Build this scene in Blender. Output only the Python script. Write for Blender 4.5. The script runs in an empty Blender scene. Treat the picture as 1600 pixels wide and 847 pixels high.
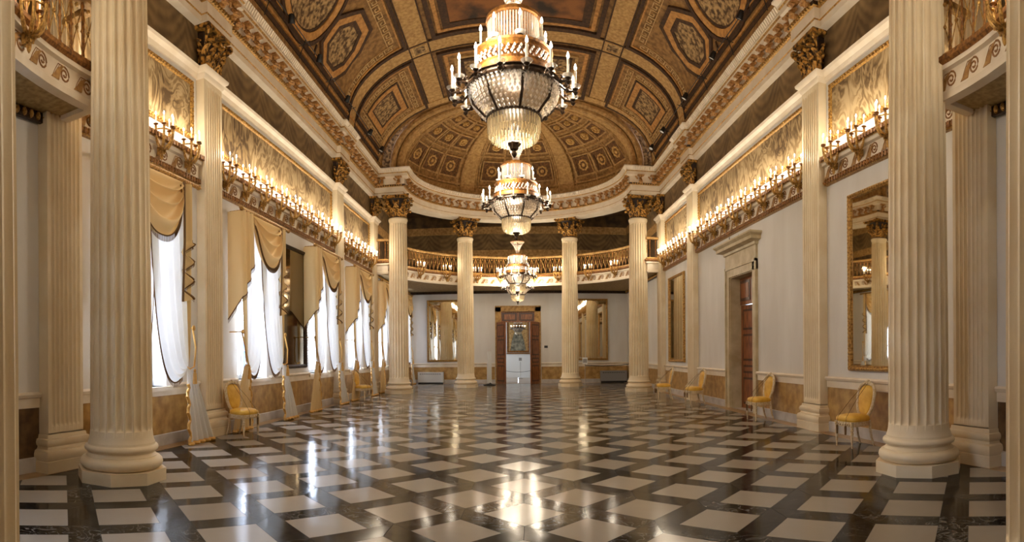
import bpy, math, random
from mathutils import Vector, Matrix
PI = math.pi
random.seed(7)
S = bpy.context.scene
COL = S.collection

def lin(c):
    return tuple(((x/255)/12.92 if x/255 <= .04045 else ((x/255+.055)/1.055)**2.4) for x in c) + (1.0,)

# ------------------------------------------------------------------ camera, world, exposure
FPX, CX0, CY0, ROLL, EYE = 904.9, 809.6, 552.6, 0.0067, 1.55
cd = bpy.data.cameras.new('camera')
cam = bpy.data.objects.new('camera', cd); COL.objects.link(cam)
cd.type = 'PANO'
cd.panorama_type = 'CENTRAL_CYLINDRICAL'
cd.central_cylindrical_radius = 1.0
cd.central_cylindrical_range_u_min = (0-CX0)/FPX
cd.central_cylindrical_range_u_max = (1600-CX0)/FPX
cd.central_cylindrical_range_v_min = -(847-CY0)/FPX
cd.central_cylindrical_range_v_max = CY0/FPX
cr, sr = math.cos(ROLL), math.sin(ROLL)
cam.matrix_world = Matrix(((cr, sr, 0, 0), (0, 0, -1, 0), (-sr, cr, 0, EYE), (0, 0, 0, 1)))
S.camera = cam
w = bpy.data.worlds.new('sky'); S.world = w; w.use_nodes = True
bg = w.node_tree.nodes['Background']
bg.inputs[0].default_value = lin((214, 228, 255)); bg.inputs[1].default_value = 8.0
vs = S.view_settings
S.display_settings.display_device = 'sRGB'
vs.view_transform = 'Standard'; vs.look = 'None'; vs.gamma = 1; vs.use_curve_mapping = False
vs.exposure = 1.5
cy = S.cycles
cy.max_bounces = 9; cy.diffuse_bounces = 7; cy.glossy_bounces = 4; cy.transmission_bounces = 4; cy.transparent_max_bounces = 8
cy.caustics_reflective = False; cy.caustics_refractive = False
cy.sample_clamp_indirect = 6.0; cy.blur_glossy = 0.6
cy.use_denoising = True
SCONCE_W, CHAND_W = 6.5, 115.0
WARM = (1.0, .86, .66)

# ------------------------------------------------------------------ materials
def mat(name, col, rough=.5, metal=0, col2=None, scale=6, amt=.5, bump=0, bscale=None, detail=4, spec=None, stretch=None, lo=.35, hi=.65):
    m = bpy.data.materials.new(name); m.use_nodes = True
    nt = m.node_tree; b = nt.nodes['Principled BSDF']
    b.inputs['Base Color'].default_value = lin(col); b.inputs['Roughness'].default_value = rough; b.inputs['Metallic'].default_value = metal
    if spec is not None: b.inputs['Specular IOR Level'].default_value = spec
    if col2 or bump:
        tc = nt.nodes.new('ShaderNodeTexCoord'); vec = tc.outputs['Object']
        if stretch:
            mp = nt.nodes.new('ShaderNodeMapping'); mp.inputs['Scale'].default_value = stretch
            nt.links.new(vec, mp.inputs[0]); vec = mp.outputs[0]
    if col2:
        n = nt.nodes.new('ShaderNodeTexNoise'); n.inputs['Scale'].default_value = scale; n.inputs['Detail'].default_value = detail
        nt.links.new(vec, n.inputs['Vector'])
        r = nt.nodes.new('ShaderNodeValToRGB'); r.color_ramp.elements[0].position = lo; r.color_ramp.elements[1].position = hi
        r.color_ramp.elements[0].color = lin(col); r.color_ramp.elements[1].color = lin(tuple(a+(c-a)*min(1, amt*2) for a, c in zip(col, col2)))
        nt.links.new(n.outputs['Fac'], r.inputs[0]); nt.links.new(r.outputs[0], b.inputs['Base Color'])
    if bump:
        n2 = nt.nodes.new('ShaderNodeTexNoise'); n2.inputs['Scale'].default_value = bscale or scale*3; n2.inputs['Detail'].default_value = 3
        nt.links.new(vec, n2.inputs['Vector'])
        bp = nt.nodes.new('ShaderNodeBump'); bp.inputs['Strength'].default_value = bump; bp.inputs['Distance'].default_value = .02
        nt.links.new(n2.outputs['Fac'], bp.inputs['Height']); nt.links.new(bp.outputs[0], b.inputs['Normal'])
    return m

def N(nt, kind, op=None, *ins):
    n = nt.nodes.new(kind)
    if op: n.operation = op
    for i, x in enumerate(ins):
        if x is None: continue
        if isinstance(x, (int, float)): n.inputs[i].default_value = x
        else: nt.links.new(x, n.inputs[i])
    return n.outputs[0]

M = {}
M['stone'] = mat('cream_stone', (233, 218, 188), .42, col2=(219, 198, 160), scale=1.6, amt=.4, bump=.06, bscale=60)
M['plaster'] = mat('white_plaster', (226, 223, 218), .55, col2=(212, 207, 200), scale=1.1, amt=.5, bump=.03, bscale=40, stretch=(1, 1, .3))
M['trim'] = mat('trim_white', (236, 224, 204), .45, col2=(222, 206, 180), scale=3, amt=.4)
M['ochre'] = mat('ochre_marble', (196, 158, 96), .28, col2=(154, 116, 62), scale=5, amt=.5, detail=8, bump=.02)
M['brownmarble'] = mat('brown_marble', (112, 84, 52), .28, col2=(74, 52, 32), scale=7, amt=.5, detail=8)
M['skirt'] = mat('grey_skirting', (206, 202, 198), .4, col2=(184, 178, 172), scale=4, amt=.5)
M['gold'] = mat('gilding', (208, 164, 88), .38, .5, col2=(132, 92, 40), scale=28, amt=.5, bump=.5, bscale=70)
M['goldbright'] = mat('bright_gilding', (160, 108, 48), .55, .3, col2=(96, 58, 22), scale=22, amt=.5, bump=.3, bscale=60)
M['bronze'] = mat('dark_bronze', (74, 54, 36), .42, .5, col2=(40, 28, 18), scale=20, amt=.5, bump=.2)
M['capital'] = mat('mottled_gold_leaf', (204, 152, 70), .42, .5, col2=(64, 40, 16), scale=14, amt=.5, bump=.5, bscale=50, lo=.42, hi=.6)  # gold mixed at random with a dark bronze tone
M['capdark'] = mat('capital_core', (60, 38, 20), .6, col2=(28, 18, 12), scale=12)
M['tan'] = mat('painted_tan', (196, 156, 96), .7, col2=(150, 112, 60), scale=9, amt=.5, detail=8, bump=.1, bscale=40)
M['vault'] = mat('vault_brown', (168, 126, 68), .75, col2=(116, 82, 38), scale=7, amt=.5, detail=9, bump=.15, bscale=30)
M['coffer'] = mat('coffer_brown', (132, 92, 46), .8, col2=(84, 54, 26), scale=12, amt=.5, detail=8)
M['modillion'] = mat('modillion_gilt', (204, 156, 92), .5, .1, col2=(150, 102, 50), scale=20, amt=.5)
M['rosette'] = mat('rosette_gilt', (222, 182, 108), .6, .1, col2=(168, 122, 58), scale=14, amt=.5)
M['fret'] = mat('fret_cream', (220, 188, 130), .75, col2=(190, 152, 94), scale=10)
M['rib'] = mat('vault_rib', (204, 166, 104), .75, col2=(166, 126, 70), scale=10, amt=.5, detail=9, bump=.15, bscale=50)
M['vdark'] = mat('vault_dark_brown', (84, 54, 26), .8, col2=(52, 33, 16), scale=12, amt=.5, detail=8)  # own dark brown of the bands around the vault panels
M['vorange'] = mat('vault_orange_band', (206, 152, 80), .7, col2=(164, 112, 52), scale=9, amt=.5, detail=8)
M['vrelief'] = mat('vault_relief', (190, 156, 104), .8, col2=(84, 60, 32), scale=9, amt=.5, detail=10, bump=.9, bscale=9, lo=.38, hi=.6)
M['fresco'] = mat('ceiling_fresco', (150, 96, 44), .75, col2=(48, 34, 22), scale=1.1, amt=.5, detail=10, lo=.4, hi=.6)
M['balsoffit'] = mat('balcony_soffit', (186, 160, 112), .7, col2=(150, 124, 80), scale=14, amt=.5, detail=8)
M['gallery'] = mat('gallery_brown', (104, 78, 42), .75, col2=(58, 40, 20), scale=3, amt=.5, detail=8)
M['wax'] = mat('candle_wax', (244, 234, 214), .5)
M['chairwhite'] = mat('chair_paint', (222, 206, 176), .4, col2=(190, 160, 110), scale=30, amt=.4)
M['silk'] = mat('yellow_silk', (230, 186, 74), .45, col2=(212, 160, 50), scale=8, amt=.5)
M['cord'] = mat('cord_brown', (110, 80, 44), .7)
M['swag'] = mat('gold_silk_drape', (222, 176, 98), .5, col2=(206, 156, 74), scale=5, amt=.5)
M['fringe'] = mat('drape_fringe', (128, 92, 44), .7, col2=(84, 58, 26), scale=90, amt=.5, stretch=(1, 1, .1))
M['wood'] = mat('walnut', (166, 100, 52), .36, col2=(104, 58, 28), scale=6, amt=.5, detail=8, stretch=(4, 4, .5))
M['wooddark'] = mat('walnut_dark', (92, 52, 26), .4, col2=(56, 31, 16), scale=6, amt=.5, stretch=(4, 4, .5))
M['doorstone'] = mat('door_stone', (206, 190, 156), .5, col2=(180, 160, 122), scale=3, amt=.5)
M['white'] = mat('white_paint', (226, 226, 224), .45)
M['black'] = mat('black_metal', (24, 22, 22), .4)
M['steel'] = mat('brushed_steel', (150, 146, 138), .35, .8)
M['radiator'] = mat('radiator_paint', (214, 212, 206), .45)
M['radiatorgrey'] = mat('radiator_grey', (146, 144, 142), .5)
M['scroll'] = mat('scroll_ochre', (178, 136, 78), .6, col2=(140, 98, 48), scale=20, amt=.5)
M['scrollline'] = mat('scroll_outline', (142, 98, 50), .6)
M['facade'] = mat('outside_plaster', (150, 146, 138), .8, col2=(128, 124, 116), scale=2)
M['shutter'] = mat('outside_shutter', (58, 84, 134), .6)
M['canvas'] = mat('portrait_canvas', (150, 142, 118), .6, col2=(74, 70, 56), scale=5, amt=.5, detail=8)

def emis(name, col, s):
    m = bpy.data.materials.new(name); m.use_nodes = True; nt = m.node_tree
    nt.nodes.remove(nt.nodes['Principled BSDF'])
    e = nt.nodes.new('ShaderNodeEmission'); e.inputs[0].default_value = lin(col); e.inputs[1].default_value = s
    nt.links.new(e.outputs[0], nt.nodes['Material Output'].inputs[0])
    m.cycles.emission_sampling = 'NONE'
    return m
M['flame'] = emis('candle_bulb', (255, 240, 214), 8)

def m_mirror(name, col, rough):
    m = bpy.data.materials.new(name); m.use_nodes = True; b = m.node_tree.nodes['Principled BSDF']
    b.inputs['Base Color'].default_value = lin(col); b.inputs['Metallic'].default_value = 1; b.inputs['Roughness'].default_value = rough
    return m
M['mirror'] = m_mirror('mirror_silver', (214, 206, 186), .02)
M['mirrorold'] = m_mirror('aged_mirror', (128, 112, 82), .05)

def m_pane():
    m = bpy.data.materials.new('window_glass'); m.use_nodes = True; nt = m.node_tree
    nt.nodes.remove(nt.nodes['Principled BSDF'])
    t = nt.nodes.new('ShaderNodeBsdfTransparent'); g = nt.nodes.new('ShaderNodeBsdfGlossy'); g.inputs['Roughness'].default_value = .02
    mx = nt.nodes.new('ShaderNodeMixShader'); mx.inputs[0].default_value = .07
    nt.links.new(t.outputs[0], mx.inputs[1]); nt.links.new(g.outputs[0], mx.inputs[2]); nt.links.new(mx.outputs[0], nt.nodes['Material Output'].inputs[0])
    return m
M['pane'] = m_pane()

def m_crystal(name, col, tr):
    m = bpy.data.materials.new(name); m.use_nodes = True; nt = m.node_tree
    b = nt.nodes['Principled BSDF']
    b.inputs['Base Color'].default_value = lin(col); b.inputs['Roughness'].default_value = .08
    b.inputs['Specular IOR Level'].default_value = 1.0
    t = nt.nodes.new('ShaderNodeBsdfTransparent'); mx = nt.nodes.new('ShaderNodeMixShader'); mx.inputs[0].default_value = tr
    nt.links.new(b.outputs[0], mx.inputs[1]); nt.links.new(t.outputs[0], mx.inputs[2]); nt.links.new(mx.outputs[0], nt.nodes['Material Output'].inputs[0])
    return m
M['crystal'] = m_crystal('cut_crystal', (226, 216, 204), .42)
M['crystalwarm'] = m_crystal('amber_crystal', (220, 206, 174), .3)
M['bobeche'] = m_crystal('glass_dish', (230, 226, 220), .6)

def m_cloth(name, col, tl):
    m = bpy.data.materials.new(name); m.use_nodes = True; nt = m.node_tree
    nt.nodes.remove(nt.nodes['Principled BSDF'])
    d = nt.nodes.new('ShaderNodeBsdfDiffuse'); t = nt.nodes.new('ShaderNodeBsdfTranslucent')
    d.inputs[0].default_value = lin(col); t.inputs[0].default_value = lin(col)
    mx = nt.nodes.new('ShaderNodeMixShader'); mx.inputs[0].default_value = tl
    nt.links.new(d.outputs[0], mx.inputs[1]); nt.links.new(t.outputs[0], mx.inputs[2]); nt.links.new(mx.outputs[0], nt.nodes['Material Output'].inputs[0])
    return m
M['sheer'] = m_cloth('white_drape', (232, 230, 224), .2)
M['tail'] = m_cloth('cream_drape_lining', (224, 198, 148), .12)
M['bowlcloth'] = m_crystal('bowl_glass', (214, 196, 168), .55)
M['swagc'] = m_cloth('gold_drape_cloth', (243, 217, 166), .2)

def m_drape(name, c1, c2, c3, period):
    """painted hanging drapery: concentric swag folds along the wall"""
    m = bpy.data.materials.new(name); m.use_nodes = True; nt = m.node_tree; b = nt.nodes['Principled BSDF']
    b.inputs['Roughness'].default_value = .75
    g = nt.nodes.new('ShaderNodeNewGeometry'); sp = nt.nodes.new('ShaderNodeSeparateXYZ'); nt.links.new(g.outputs['Position'], sp.inputs[0])
    a = N(nt, 'ShaderNodeMath', 'ADD', sp.outputs[0], sp.outputs[1])
    fr = N(nt, 'ShaderNodeMath', 'FRACT', N(nt, 'ShaderNodeMath', 'DIVIDE', a, period))
    c = N(nt, 'ShaderNodeMath', 'SUBTRACT', fr, .5)
    q = N(nt, 'ShaderNodeMath', 'MULTIPLY', N(nt, 'ShaderNodeMath', 'MULTIPLY', c, c), -2.6)
    nz = nt.nodes.new('ShaderNodeTexNoise'); nz.inputs['Scale'].default_value = 2.2; nz.inputs['Detail'].default_value = 6
    nt.links.new(g.outputs['Position'], nz.inputs['Vector'])
    h = N(nt, 'ShaderNodeMath', 'ADD', N(nt, 'ShaderNodeMath', 'ADD', sp.outputs[2], q), N(nt, 'ShaderNodeMath', 'MULTIPLY', nz.outputs['Fac'], .22))
    s = N(nt, 'ShaderNodeMath', 'SINE', N(nt, 'ShaderNodeMath', 'MULTIPLY', h, 24))
    f = N(nt, 'ShaderNodeMath', 'ADD', N(nt, 'ShaderNodeMath', 'MULTIPLY', s, .1), nz.outputs['Fac'])
    r = nt.nodes.new('ShaderNodeValToRGB'); e = r.color_ramp.elements
    e[0].position = .3; e[0].color = lin(c1); e[1].position = .75; e[1].color = lin(c3)
    k = e.new(.52); k.color = lin(c2)
    nt.links.new(f, r.inputs[0]); nt.links.new(r.outputs[0], b.inputs['Base Color'])
    return m
M['drape'] = m_drape('painted_drapery', (92, 70, 40), (120, 95, 58), (142, 114, 72), 1.6)

def m_relief(name):
    """painted figures: warped veins over cream"""
    m = bpy.data.materials.new(name); m.use_nodes = True; nt = m.node_tree; b = nt.nodes['Principled BSDF']
    b.inputs['Roughness'].default_value = .7
    g = nt.nodes.new('ShaderNodeNewGeometry')
    mp = nt.nodes.new('ShaderNodeMapping'); mp.inputs['Scale'].default_value = (1, 1, .55); nt.links.new(g.outputs['Position'], mp.inputs[0])
    nz = nt.nodes.new('ShaderNodeTexNoise'); nz.inputs['Scale'].default_value = 1.7; nz.inputs['Detail'].default_value = 5; nz.inputs['Distortion'].default_value = 1.4
    nt.links.new(mp.outputs[0], nz.inputs['Vector'])
    s = N(nt, 'ShaderNodeMath', 'SINE', N(nt, 'ShaderNodeMath', 'MULTIPLY', nz.outputs['Fac'], 46))
    n2 = nt.nodes.new('ShaderNodeTexNoise'); n2.inputs['Scale'].default_value = 1.1; nt.links.new(g.outputs['Position'], n2.inputs['Vector'])
    f = N(nt, 'ShaderNodeMath', 'ADD', N(nt, 'ShaderNodeMath', 'MULTIPLY', s, .16), n2.outputs['Fac'])
    r = nt.nodes.new('ShaderNodeValToRGB'); e = r.color_ramp.elements
    e[0].position = .28; e[0].color = lin((88, 66, 38)); e[1].position = .72; e[1].color = lin((182, 158, 118))
    k = e.new(.5); k.color = lin((146, 120, 80))
    nt.links.new(f, r.inputs[0]); nt.links.new(r.outputs[0], b.inputs['Base Color'])
    return m
M['relief'] = m_relief('painted_figures')

def m_tile(name, base, base2, vein, rough, spec):
    m = bpy.data.materials.new(name); m.use_nodes = True; nt = m.node_tree; b = nt.nodes['Principled BSDF']
    at = nt.nodes.new('ShaderNodeAttribute'); at.attribute_name = 'tile'
    sp = nt.nodes.new('ShaderNodeSeparateColor'); nt.links.new(at.outputs['Color'], sp.inputs[0])
    g = nt.nodes.new('ShaderNodeNewGeometry')
    off = nt.nodes.new('ShaderNodeVectorMath'); off.operation = 'MULTIPLY_ADD'
    nt.links.new(at.outputs['Color'], off.inputs[0]); off.inputs[1].default_value = (30, 30, 30); nt.links.new(g.outputs['Position'], off.inputs[2])
    nz = nt.nodes.new('ShaderNodeTexNoise'); nz.inputs['Scale'].default_value = 2.4; nz.inputs['Detail'].default_value = 8; nz.inputs['Distortion'].default_value = 1.2
    nt.links.new(off.outputs[0], nz.inputs['Vector'])
    mx = nt.nodes.new('ShaderNodeMix'); mx.data_type = 'RGBA'
    nt.links.new(N(nt, 'ShaderNodeMath', 'ADD', N(nt, 'ShaderNodeMath', 'MULTIPLY', sp.outputs[2], .7), N(nt, 'ShaderNodeMath', 'MULTIPLY', nz.outputs['Fac'], .3)), mx.inputs[0])
    mx.inputs[6].default_value = lin(base); mx.inputs[7].default_value = lin(base2)
    col = mx.outputs[2]
    if vein:
        # thin veins where the warped noise crosses its mean
        n3 = nt.nodes.new('ShaderNodeTexNoise'); n3.inputs['Scale'].default_value = 4.5; n3.inputs['Detail'].default_value = 6; n3.inputs['Distortion'].default_value = 2
        nt.links.new(off.outputs[0], n3.inputs['Vector'])
        v = N(nt, 'ShaderNodeMath', 'ABSOLUTE', N(nt, 'ShaderNodeMath', 'SUBTRACT', n3.outputs['Fac'], .5))
        r = nt.nodes.new('ShaderNodeValToRGB'); r.color_ramp.elements[0].position = .0; r.color_ramp.elements[1].position = .035
        r.color_ramp.elements[0].color = (.55, .55, .55, 1); r.color_ramp.elements[1].color = (0, 0, 0, 1)
        nt.links.new(v, r.inputs[0])
        m2 = nt.nodes.new('ShaderNodeMix'); m2.data_type = 'RGBA'; nt.links.new(N(nt, 'ShaderNodeMath', 'MULTIPLY', r.outputs[0], sp.outputs[0]), m2.inputs[0])
        nt.links.new(col, m2.inputs[6]); m2.inputs[7].default_value = lin(vein); col = m2.outputs[2]
    nt.links.new(col, b.inputs['Base Color'])
    nt.links.new(N(nt, 'ShaderNodeMath', 'ADD', N(nt, 'ShaderNodeMath', 'MULTIPLY', nz.outputs['Fac'], .12), rough), b.inputs['Roughness'])
    # each worn slab lies a hair out of level and is gently dished
    ad = nt.nodes.new('ShaderNodeVectorMath'); ad.operation = 'MULTIPLY_ADD'
    sb = nt.nodes.new('ShaderNodeVectorMath'); sb.operation = 'SUBTRACT'; nt.links.new(at.outputs['Color'], sb.inputs[0]); sb.inputs[1].default_value = (.5, .5, .5)
    nt.links.new(sb.outputs[0], ad.inputs[0]); ad.inputs[1].default_value = (.014, .014, 0); nt.links.new(g.outputs['Normal'], ad.inputs[2])
    nm = nt.nodes.new('ShaderNodeVectorMath'); nm.operation = 'NORMALIZE'; nt.links.new(ad.outputs[0], nm.inputs[0])
    bn = nt.nodes.new('ShaderNodeTexNoise'); bn.inputs['Scale'].default_value = 3.5; bn.inputs['Detail'].default_value = 1.5; nt.links.new(off.outputs[0], bn.inputs['Vector'])
    bp = nt.nodes.new('ShaderNodeBump'); bp.inputs['Strength'].default_value = .06; bp.inputs['Distance'].default_value = .03
    nt.links.new(bn.outputs['Fac'], bp.inputs['Height']); nt.links.new(nm.outputs[0], bp.inputs['Normal']); nt.links.new(bp.outputs[0], b.inputs['Normal']); b.inputs['Specular IOR Level'].default_value = spec
    return m
M['tilewhite'] = m_tile('white_marble_slab', (168, 160, 149), (138, 127, 112), None, .1, .16)
M['tileblack'] = m_tile('black_marble_slab', (7, 7, 8), (17, 14, 12), (150, 146, 140), .06, .13)
M['grout'] = mat('grout', (30, 26, 22), .8)
M['border'] = mat('floor_border', (176, 142, 92), .3, col2=(140, 108, 64), scale=3)

# ------------------------------------------------------------------ mesh builder
class MB:
    def __init__(s): s.v = []; s.f = []; s.m = []
    def add(s, V, F, mi=0, X=None):
        o = len(s.v)
        s.v += [tuple(X @ Vector(p)) for p in V] if X is not None else [tuple(p) for p in V]
        s.f += [tuple(i+o for i in f) for f in F]; s.m += [mi]*len(F)
    def box(s, a, b, mi=0, X=None):
        x0, y0, z0 = a; x1, y1, z1 = b
        x0, x1 = min(x0, x1), max(x0, x1); y0, y1 = min(y0, y1), max(y0, y1); z0, z1 = min(z0, z1), max(z0, z1)
        V = [(x0, y0, z0), (x1, y0, z0), (x1, y1, z0), (x0, y1, z0), (x0, y0, z1), (x1, y0, z1), (x1, y1, z1), (x0, y1, z1)]
        s.add(V, [(3, 2, 1, 0), (4, 5, 6, 7), (0, 1, 5, 4), (1, 2, 6, 5), (2, 3, 7, 6), (3, 0, 4, 7)], mi, X)
    def grid(s, fn, nu, nv, mi=0, cu=False, X=None, flip=False):
        V = [fn(i/(nu if cu else max(1, nu-1)), j/max(1, nv-1)) for j in range(nv) for i in range(nu)]
        F = []
        for j in range(nv-1):
            for i in range(nu if cu else nu-1):
                a, b = j*nu+i, j*nu+(i+1) % nu
                q = (a, b, b+nu, a+nu)
                F.append(q[::-1] if flip else q)
        s.add(V, F, mi, X)
    def lathe(s, prof, n=24, mi=0, c=(0, 0, 0), X=None, cap=True, a0=0, a1=2*PI, rmod=None):
        full = abs(a1-a0-2*PI) < 1e-6; nu = n if full else n+1
        V = []
        for r, z in prof:
            for i in range(nu):
                a = a0+(a1-a0)*i/n; rr = r*(rmod(a, z) if rmod else 1)
                V.append((c[0]+rr*math.cos(a), c[1]+rr*math.sin(a), c[2]+z))
        F = []
        for j in range(len(prof)-1):
            for i in range(n):
                a, b = j*nu+i, j*nu+(i+1) % nu
                F.append((a, b, b+nu, a+nu))
        if cap and full:
            F.append(tuple(range(nu))[::-1]); F.append(tuple((len(prof)-1)*nu+i for i in range(nu)))
        s.add(V, F, mi, X)
    def tube(s, P, r, n=8, mi=0, X=None, closed=False):
        P = [Vector(p) for p in P]; L = len(P); V = []; F = []
        up = Vector((.13, .21, .97)).normalized()
        for k in range(L):
            t = (P[(k+1) % L]-P[k-1]) if closed else (P[min(L-1, k+1)]-P[max(0, k-1)])
            t.normalize()
            a = t.cross(up)
            if a.length < 1e-4: a = t.cross(Vector((1, 0, 0)))
            a.normalize(); b = a.cross(t)
            rr = r[k] if isinstance(r, (list, tuple)) else r
            for i in range(n):
                q = 2*PI*i/n
                V.append(P[k]+(a*math.cos(q)+b*math.sin(q))*rr)
        for k in range(L if closed else L-1):
            for i in range(n):
                j = (i+1) % n; k2 = (k+1) % L
                F.append((k*n+i, k2*n+i, k2*n+j, k*n+j))
        if not closed:
            F.append(tuple(range(n))); F.append(tuple((L-1)*n+i for i in range(n))[::-1])
        s.add(V, F, mi, X)
    def sweep(s, path, prof, mi=0, closed=False, z0=0, mats=None, X=None, caps=True):
        """path: (x,y) points; prof: closed polygon of (offset to the left of travel, z)"""
        P = [Vector((p[0], p[1])) for p in path]; L = len(P); n = len(prof); V = []
        for k in range(L):
            d0 = (P[k]-P[k-1]) if (k or closed) else (P[1]-P[0])
            d1 = (P[(k+1) % L]-P[k]) if (k < L-1 or closed) else d0
            d0 = d0.normalized(); d1 = d1.normalized()
            n0 = Vector((-d0.y, d0.x)); n1 = Vector((-d1.y, d1.x))
            m_ = (n0+n1); m_ = m_/max(.25, (1+n0.dot(n1)))
            for o, z in prof: V.append((P[k].x+m_.x*o, P[k].y+m_.y*o, z+z0))
        F = []; K = []
        for k in range(L if closed else L-1):
            k2 = (k+1) % L
            for i in range(n):
                j = (i+1) % n
                F.append((k*n+i, k*n+j, k2*n+j, k2*n+i)); K.append(mats[i] if mats else mi)
        if not closed and caps:
            F.append(tuple(range(n))[::-1]); F.append(tuple((L-1)*n+i for i in range(n))); K += [mi, mi]
        o = len(s.v)
        s.v += [tuple(X @ Vector(p)) for p in V] if X is not None else V
        s.f += [tuple(i+o for i in f) for f in F]; s.m += K
    def prism(s, poly, a, b, mi=0, axis='z', X=None):
        def P(p, h): return (p[0], p[1], h) if axis == 'z' else ((h, p[0], p[1]) if axis == 'x' else (p[0], h, p[1]))
        n = len(poly); V = [P(p, a) for p in poly]+[P(p, b) for p in poly]
        F = [tuple(range(n))[::-1], tuple(range(n, 2*n))]+[(i, (i+1) % n, n+(i+1) % n, n+i) for i in range(n)]
        s.add(V, F, mi, X)
    def ball(s, c, r, n=8, m_=5, mi=0, sc=(1, 1, 1), X=None):
        V = []; F = []
        for j in range(m_+1):
            t = PI*j/m_
            for i in range(n):
                a = 2*PI*i/n
                V.append((c[0]+r*sc[0]*math.sin(t)*math.cos(a), c[1]+r*sc[1]*math.sin(t)*math.sin(a), c[2]+r*sc[2]*math.cos(t)))
        for j in range(m_):
            for i in range(n):
                F.append((j*n+i, (j+1)*n+i, (j+1)*n+(i+1) % n, j*n+(i+1) % n))
        s.add(V, F, mi, X)
    def bead(s, c, rx, rz, mi=0, n=4):
        V = [(c[0], c[1], c[2]+rz)]+[(c[0]+rx*math.cos(2*PI*i/n+.4), c[1]+rx*math.sin(2*PI*i/n+.4), c[2]-.15*rz) for i in range(n)]+[(c[0], c[1], c[2]-rz)]
        F = [(0, 1+i, 1+(i+1) % n) for i in range(n)]+[(n+1, 1+(i+1) % n, 1+i) for i in range(n)]
        s.add(V, F, mi)
    def mesh(s, name, mats, smooth=True, ang=38):
        me = bpy.data.meshes.new(name); me.from_pydata(s.v, [], s.f)
        for k in (mats if isinstance(mats, (list, tuple)) else [mats]): me.materials.append(M[k] if isinstance(k, str) else k)
        me.polygons.foreach_set('material_index', s.m)
        if smooth:
            me.shade_smooth(); me.set_sharp_from_angle(angle=math.radians(ang))
        else: me.shade_flat()
        me.update(); return me
    def build(s, name, mats, parent=None, smooth=True, ang=38, loc=(0, 0, 0), rz=0, sc=1):
        o = bpy.data.objects.new(name, s.mesh(name, mats, smooth, ang)); COL.objects.link(o)
        o.location = loc; o.rotation_euler = (0, 0, rz)
        if sc != 1: o.scale = (sc, sc, sc)
        if parent: o.parent = parent
        return o

def tag(o, label, cat, group=None, kind=None):
    o['label'] = label; o['category'] = cat
    if group: o['group'] = group
    if kind: o['kind'] = kind
    return o
def thing(name, label, cat, loc=(0, 0, 0), rz=0, group=None, kind=None):
    o = bpy.data.objects.new(name, None); COL.objects.link(o); o.empty_display_size = .1
    o.location = loc; o.rotation_euler = (0, 0, rz)
    return tag(o, label, cat, group, kind)
def struct(o): o['kind'] = 'structure'; return o
def put(name, me, parent=None, loc=(0, 0, 0), rz=0):
    o = bpy.data.objects.new(name, me); COL.objects.link(o); o.location = loc; o.rotation_euler = (0, 0, rz)
    if parent: o.parent = parent
    return o
def dup(o, parent=None):
    c = o.copy(); COL.objects.link(c)
    if parent: c.parent = parent
    for ch in o.children: dup(ch, c)
    return c
def copy_thing(o, loc, rz, label, group=None):
    c = dup(o); c.location = loc; c.rotation_euler = (0, 0, rz); c['label'] = label
    if group: c['group'] = group
    return c
def rotz(a, loc=(0, 0, 0)): return Matrix.Translation(loc) @ Matrix.Rotation(a, 4, 'Z')
ORD = ['first', 'second', 'third', 'fourth', 'fifth', 'sixth', 'seventh', 'eighth', 'ninth', 'tenth', 'eleventh', 'twelfth', 'thirteenth', 'fourteenth']
# ------------------------------------------------------------------ room dimensions (metres, camera at x=0 y=0)
W = 5.8; YN, YF = -2.2, 30.3; YA, YB = 5.67, 22.63; R_COL = 4.8
ZC, ZE = 7.0, 7.8                       # white ledge over the wall panels / soffit of the entablature
SIDE = {-1: 'left', 1: 'right'}
PIL = {-1: [YA, 9.72, 17.86, 22.55], 1: [YA, 10.13, 18.32, 22.55]}
PH, PD = .36, .18
WIN = [7.6, 11.75, 16.1, 20.0, 24.0, 28.2]; WINX = [1.6]; WW, WZ0, WZ1 = .74, 1.02, 4.25  # WINX: unseen window added to let daylight onto the near columns
DOOR_Y, DOOR_H, DOOR_Z = 14.25, .82, 3.62
FD_H, FD_Z = .9, 3.75

def holed_wall(name, axis, c0, c1, a0, a1, z0, z1, holes, m):
    """a solid wall with rectangular openings; holes: (a_min, a_max, z_min, z_max)"""
    mb = MB()
    As = sorted({a0, a1} | {h[0] for h in holes} | {h[1] for h in holes}); Zs = sorted({z0, z1} | {h[2] for h in holes} | {h[3] for h in holes})
    for i in range(len(As)-1):
        k = 0
        while k < len(Zs)-1:
            def solid(q): return not any(h[0] < (As[i]+As[i+1])/2 < h[1] and h[2] < (Zs[q]+Zs[q+1])/2 < h[3] for h in holes)
            if not solid(k): k += 1; continue
            e = k
            while e+1 < len(Zs)-1 and solid(e+1): e += 1
            if axis == 'x': mb.box((c0, As[i], Zs[k]), (c1, As[i+1], Zs[e+1]))
            else: mb.box((As[i], c0, Zs[k]), (As[i+1], c1, Zs[e+1]))
            k = e+1
    return struct(mb.build(name, m, smooth=False))

holed_wall('wall_left', 'x', -W-.5, -W, YN-.4, YF+.4, -.1, 9.2, [(y-WW, y+WW, WZ0, WZ1) for y in WIN+WINX], 'plaster')
holed_wall('wall_right', 'x', W, W+.45, YN-.4, YF+.4, -.1, 9.2, [(DOOR_Y-DOOR_H, DOOR_Y+DOOR_H, 0, DOOR_Z)], 'plaster')
holed_wall('wall_far', 'y', YF, YF+.4, -W, W, -.1, 9.2, [(-FD_H, FD_H, 0, FD_Z)], 'plaster')
holed_wall('wall_near', 'y', YN-.4, YN, -W, W, -.1, 9.2, [], 'plaster')

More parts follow.
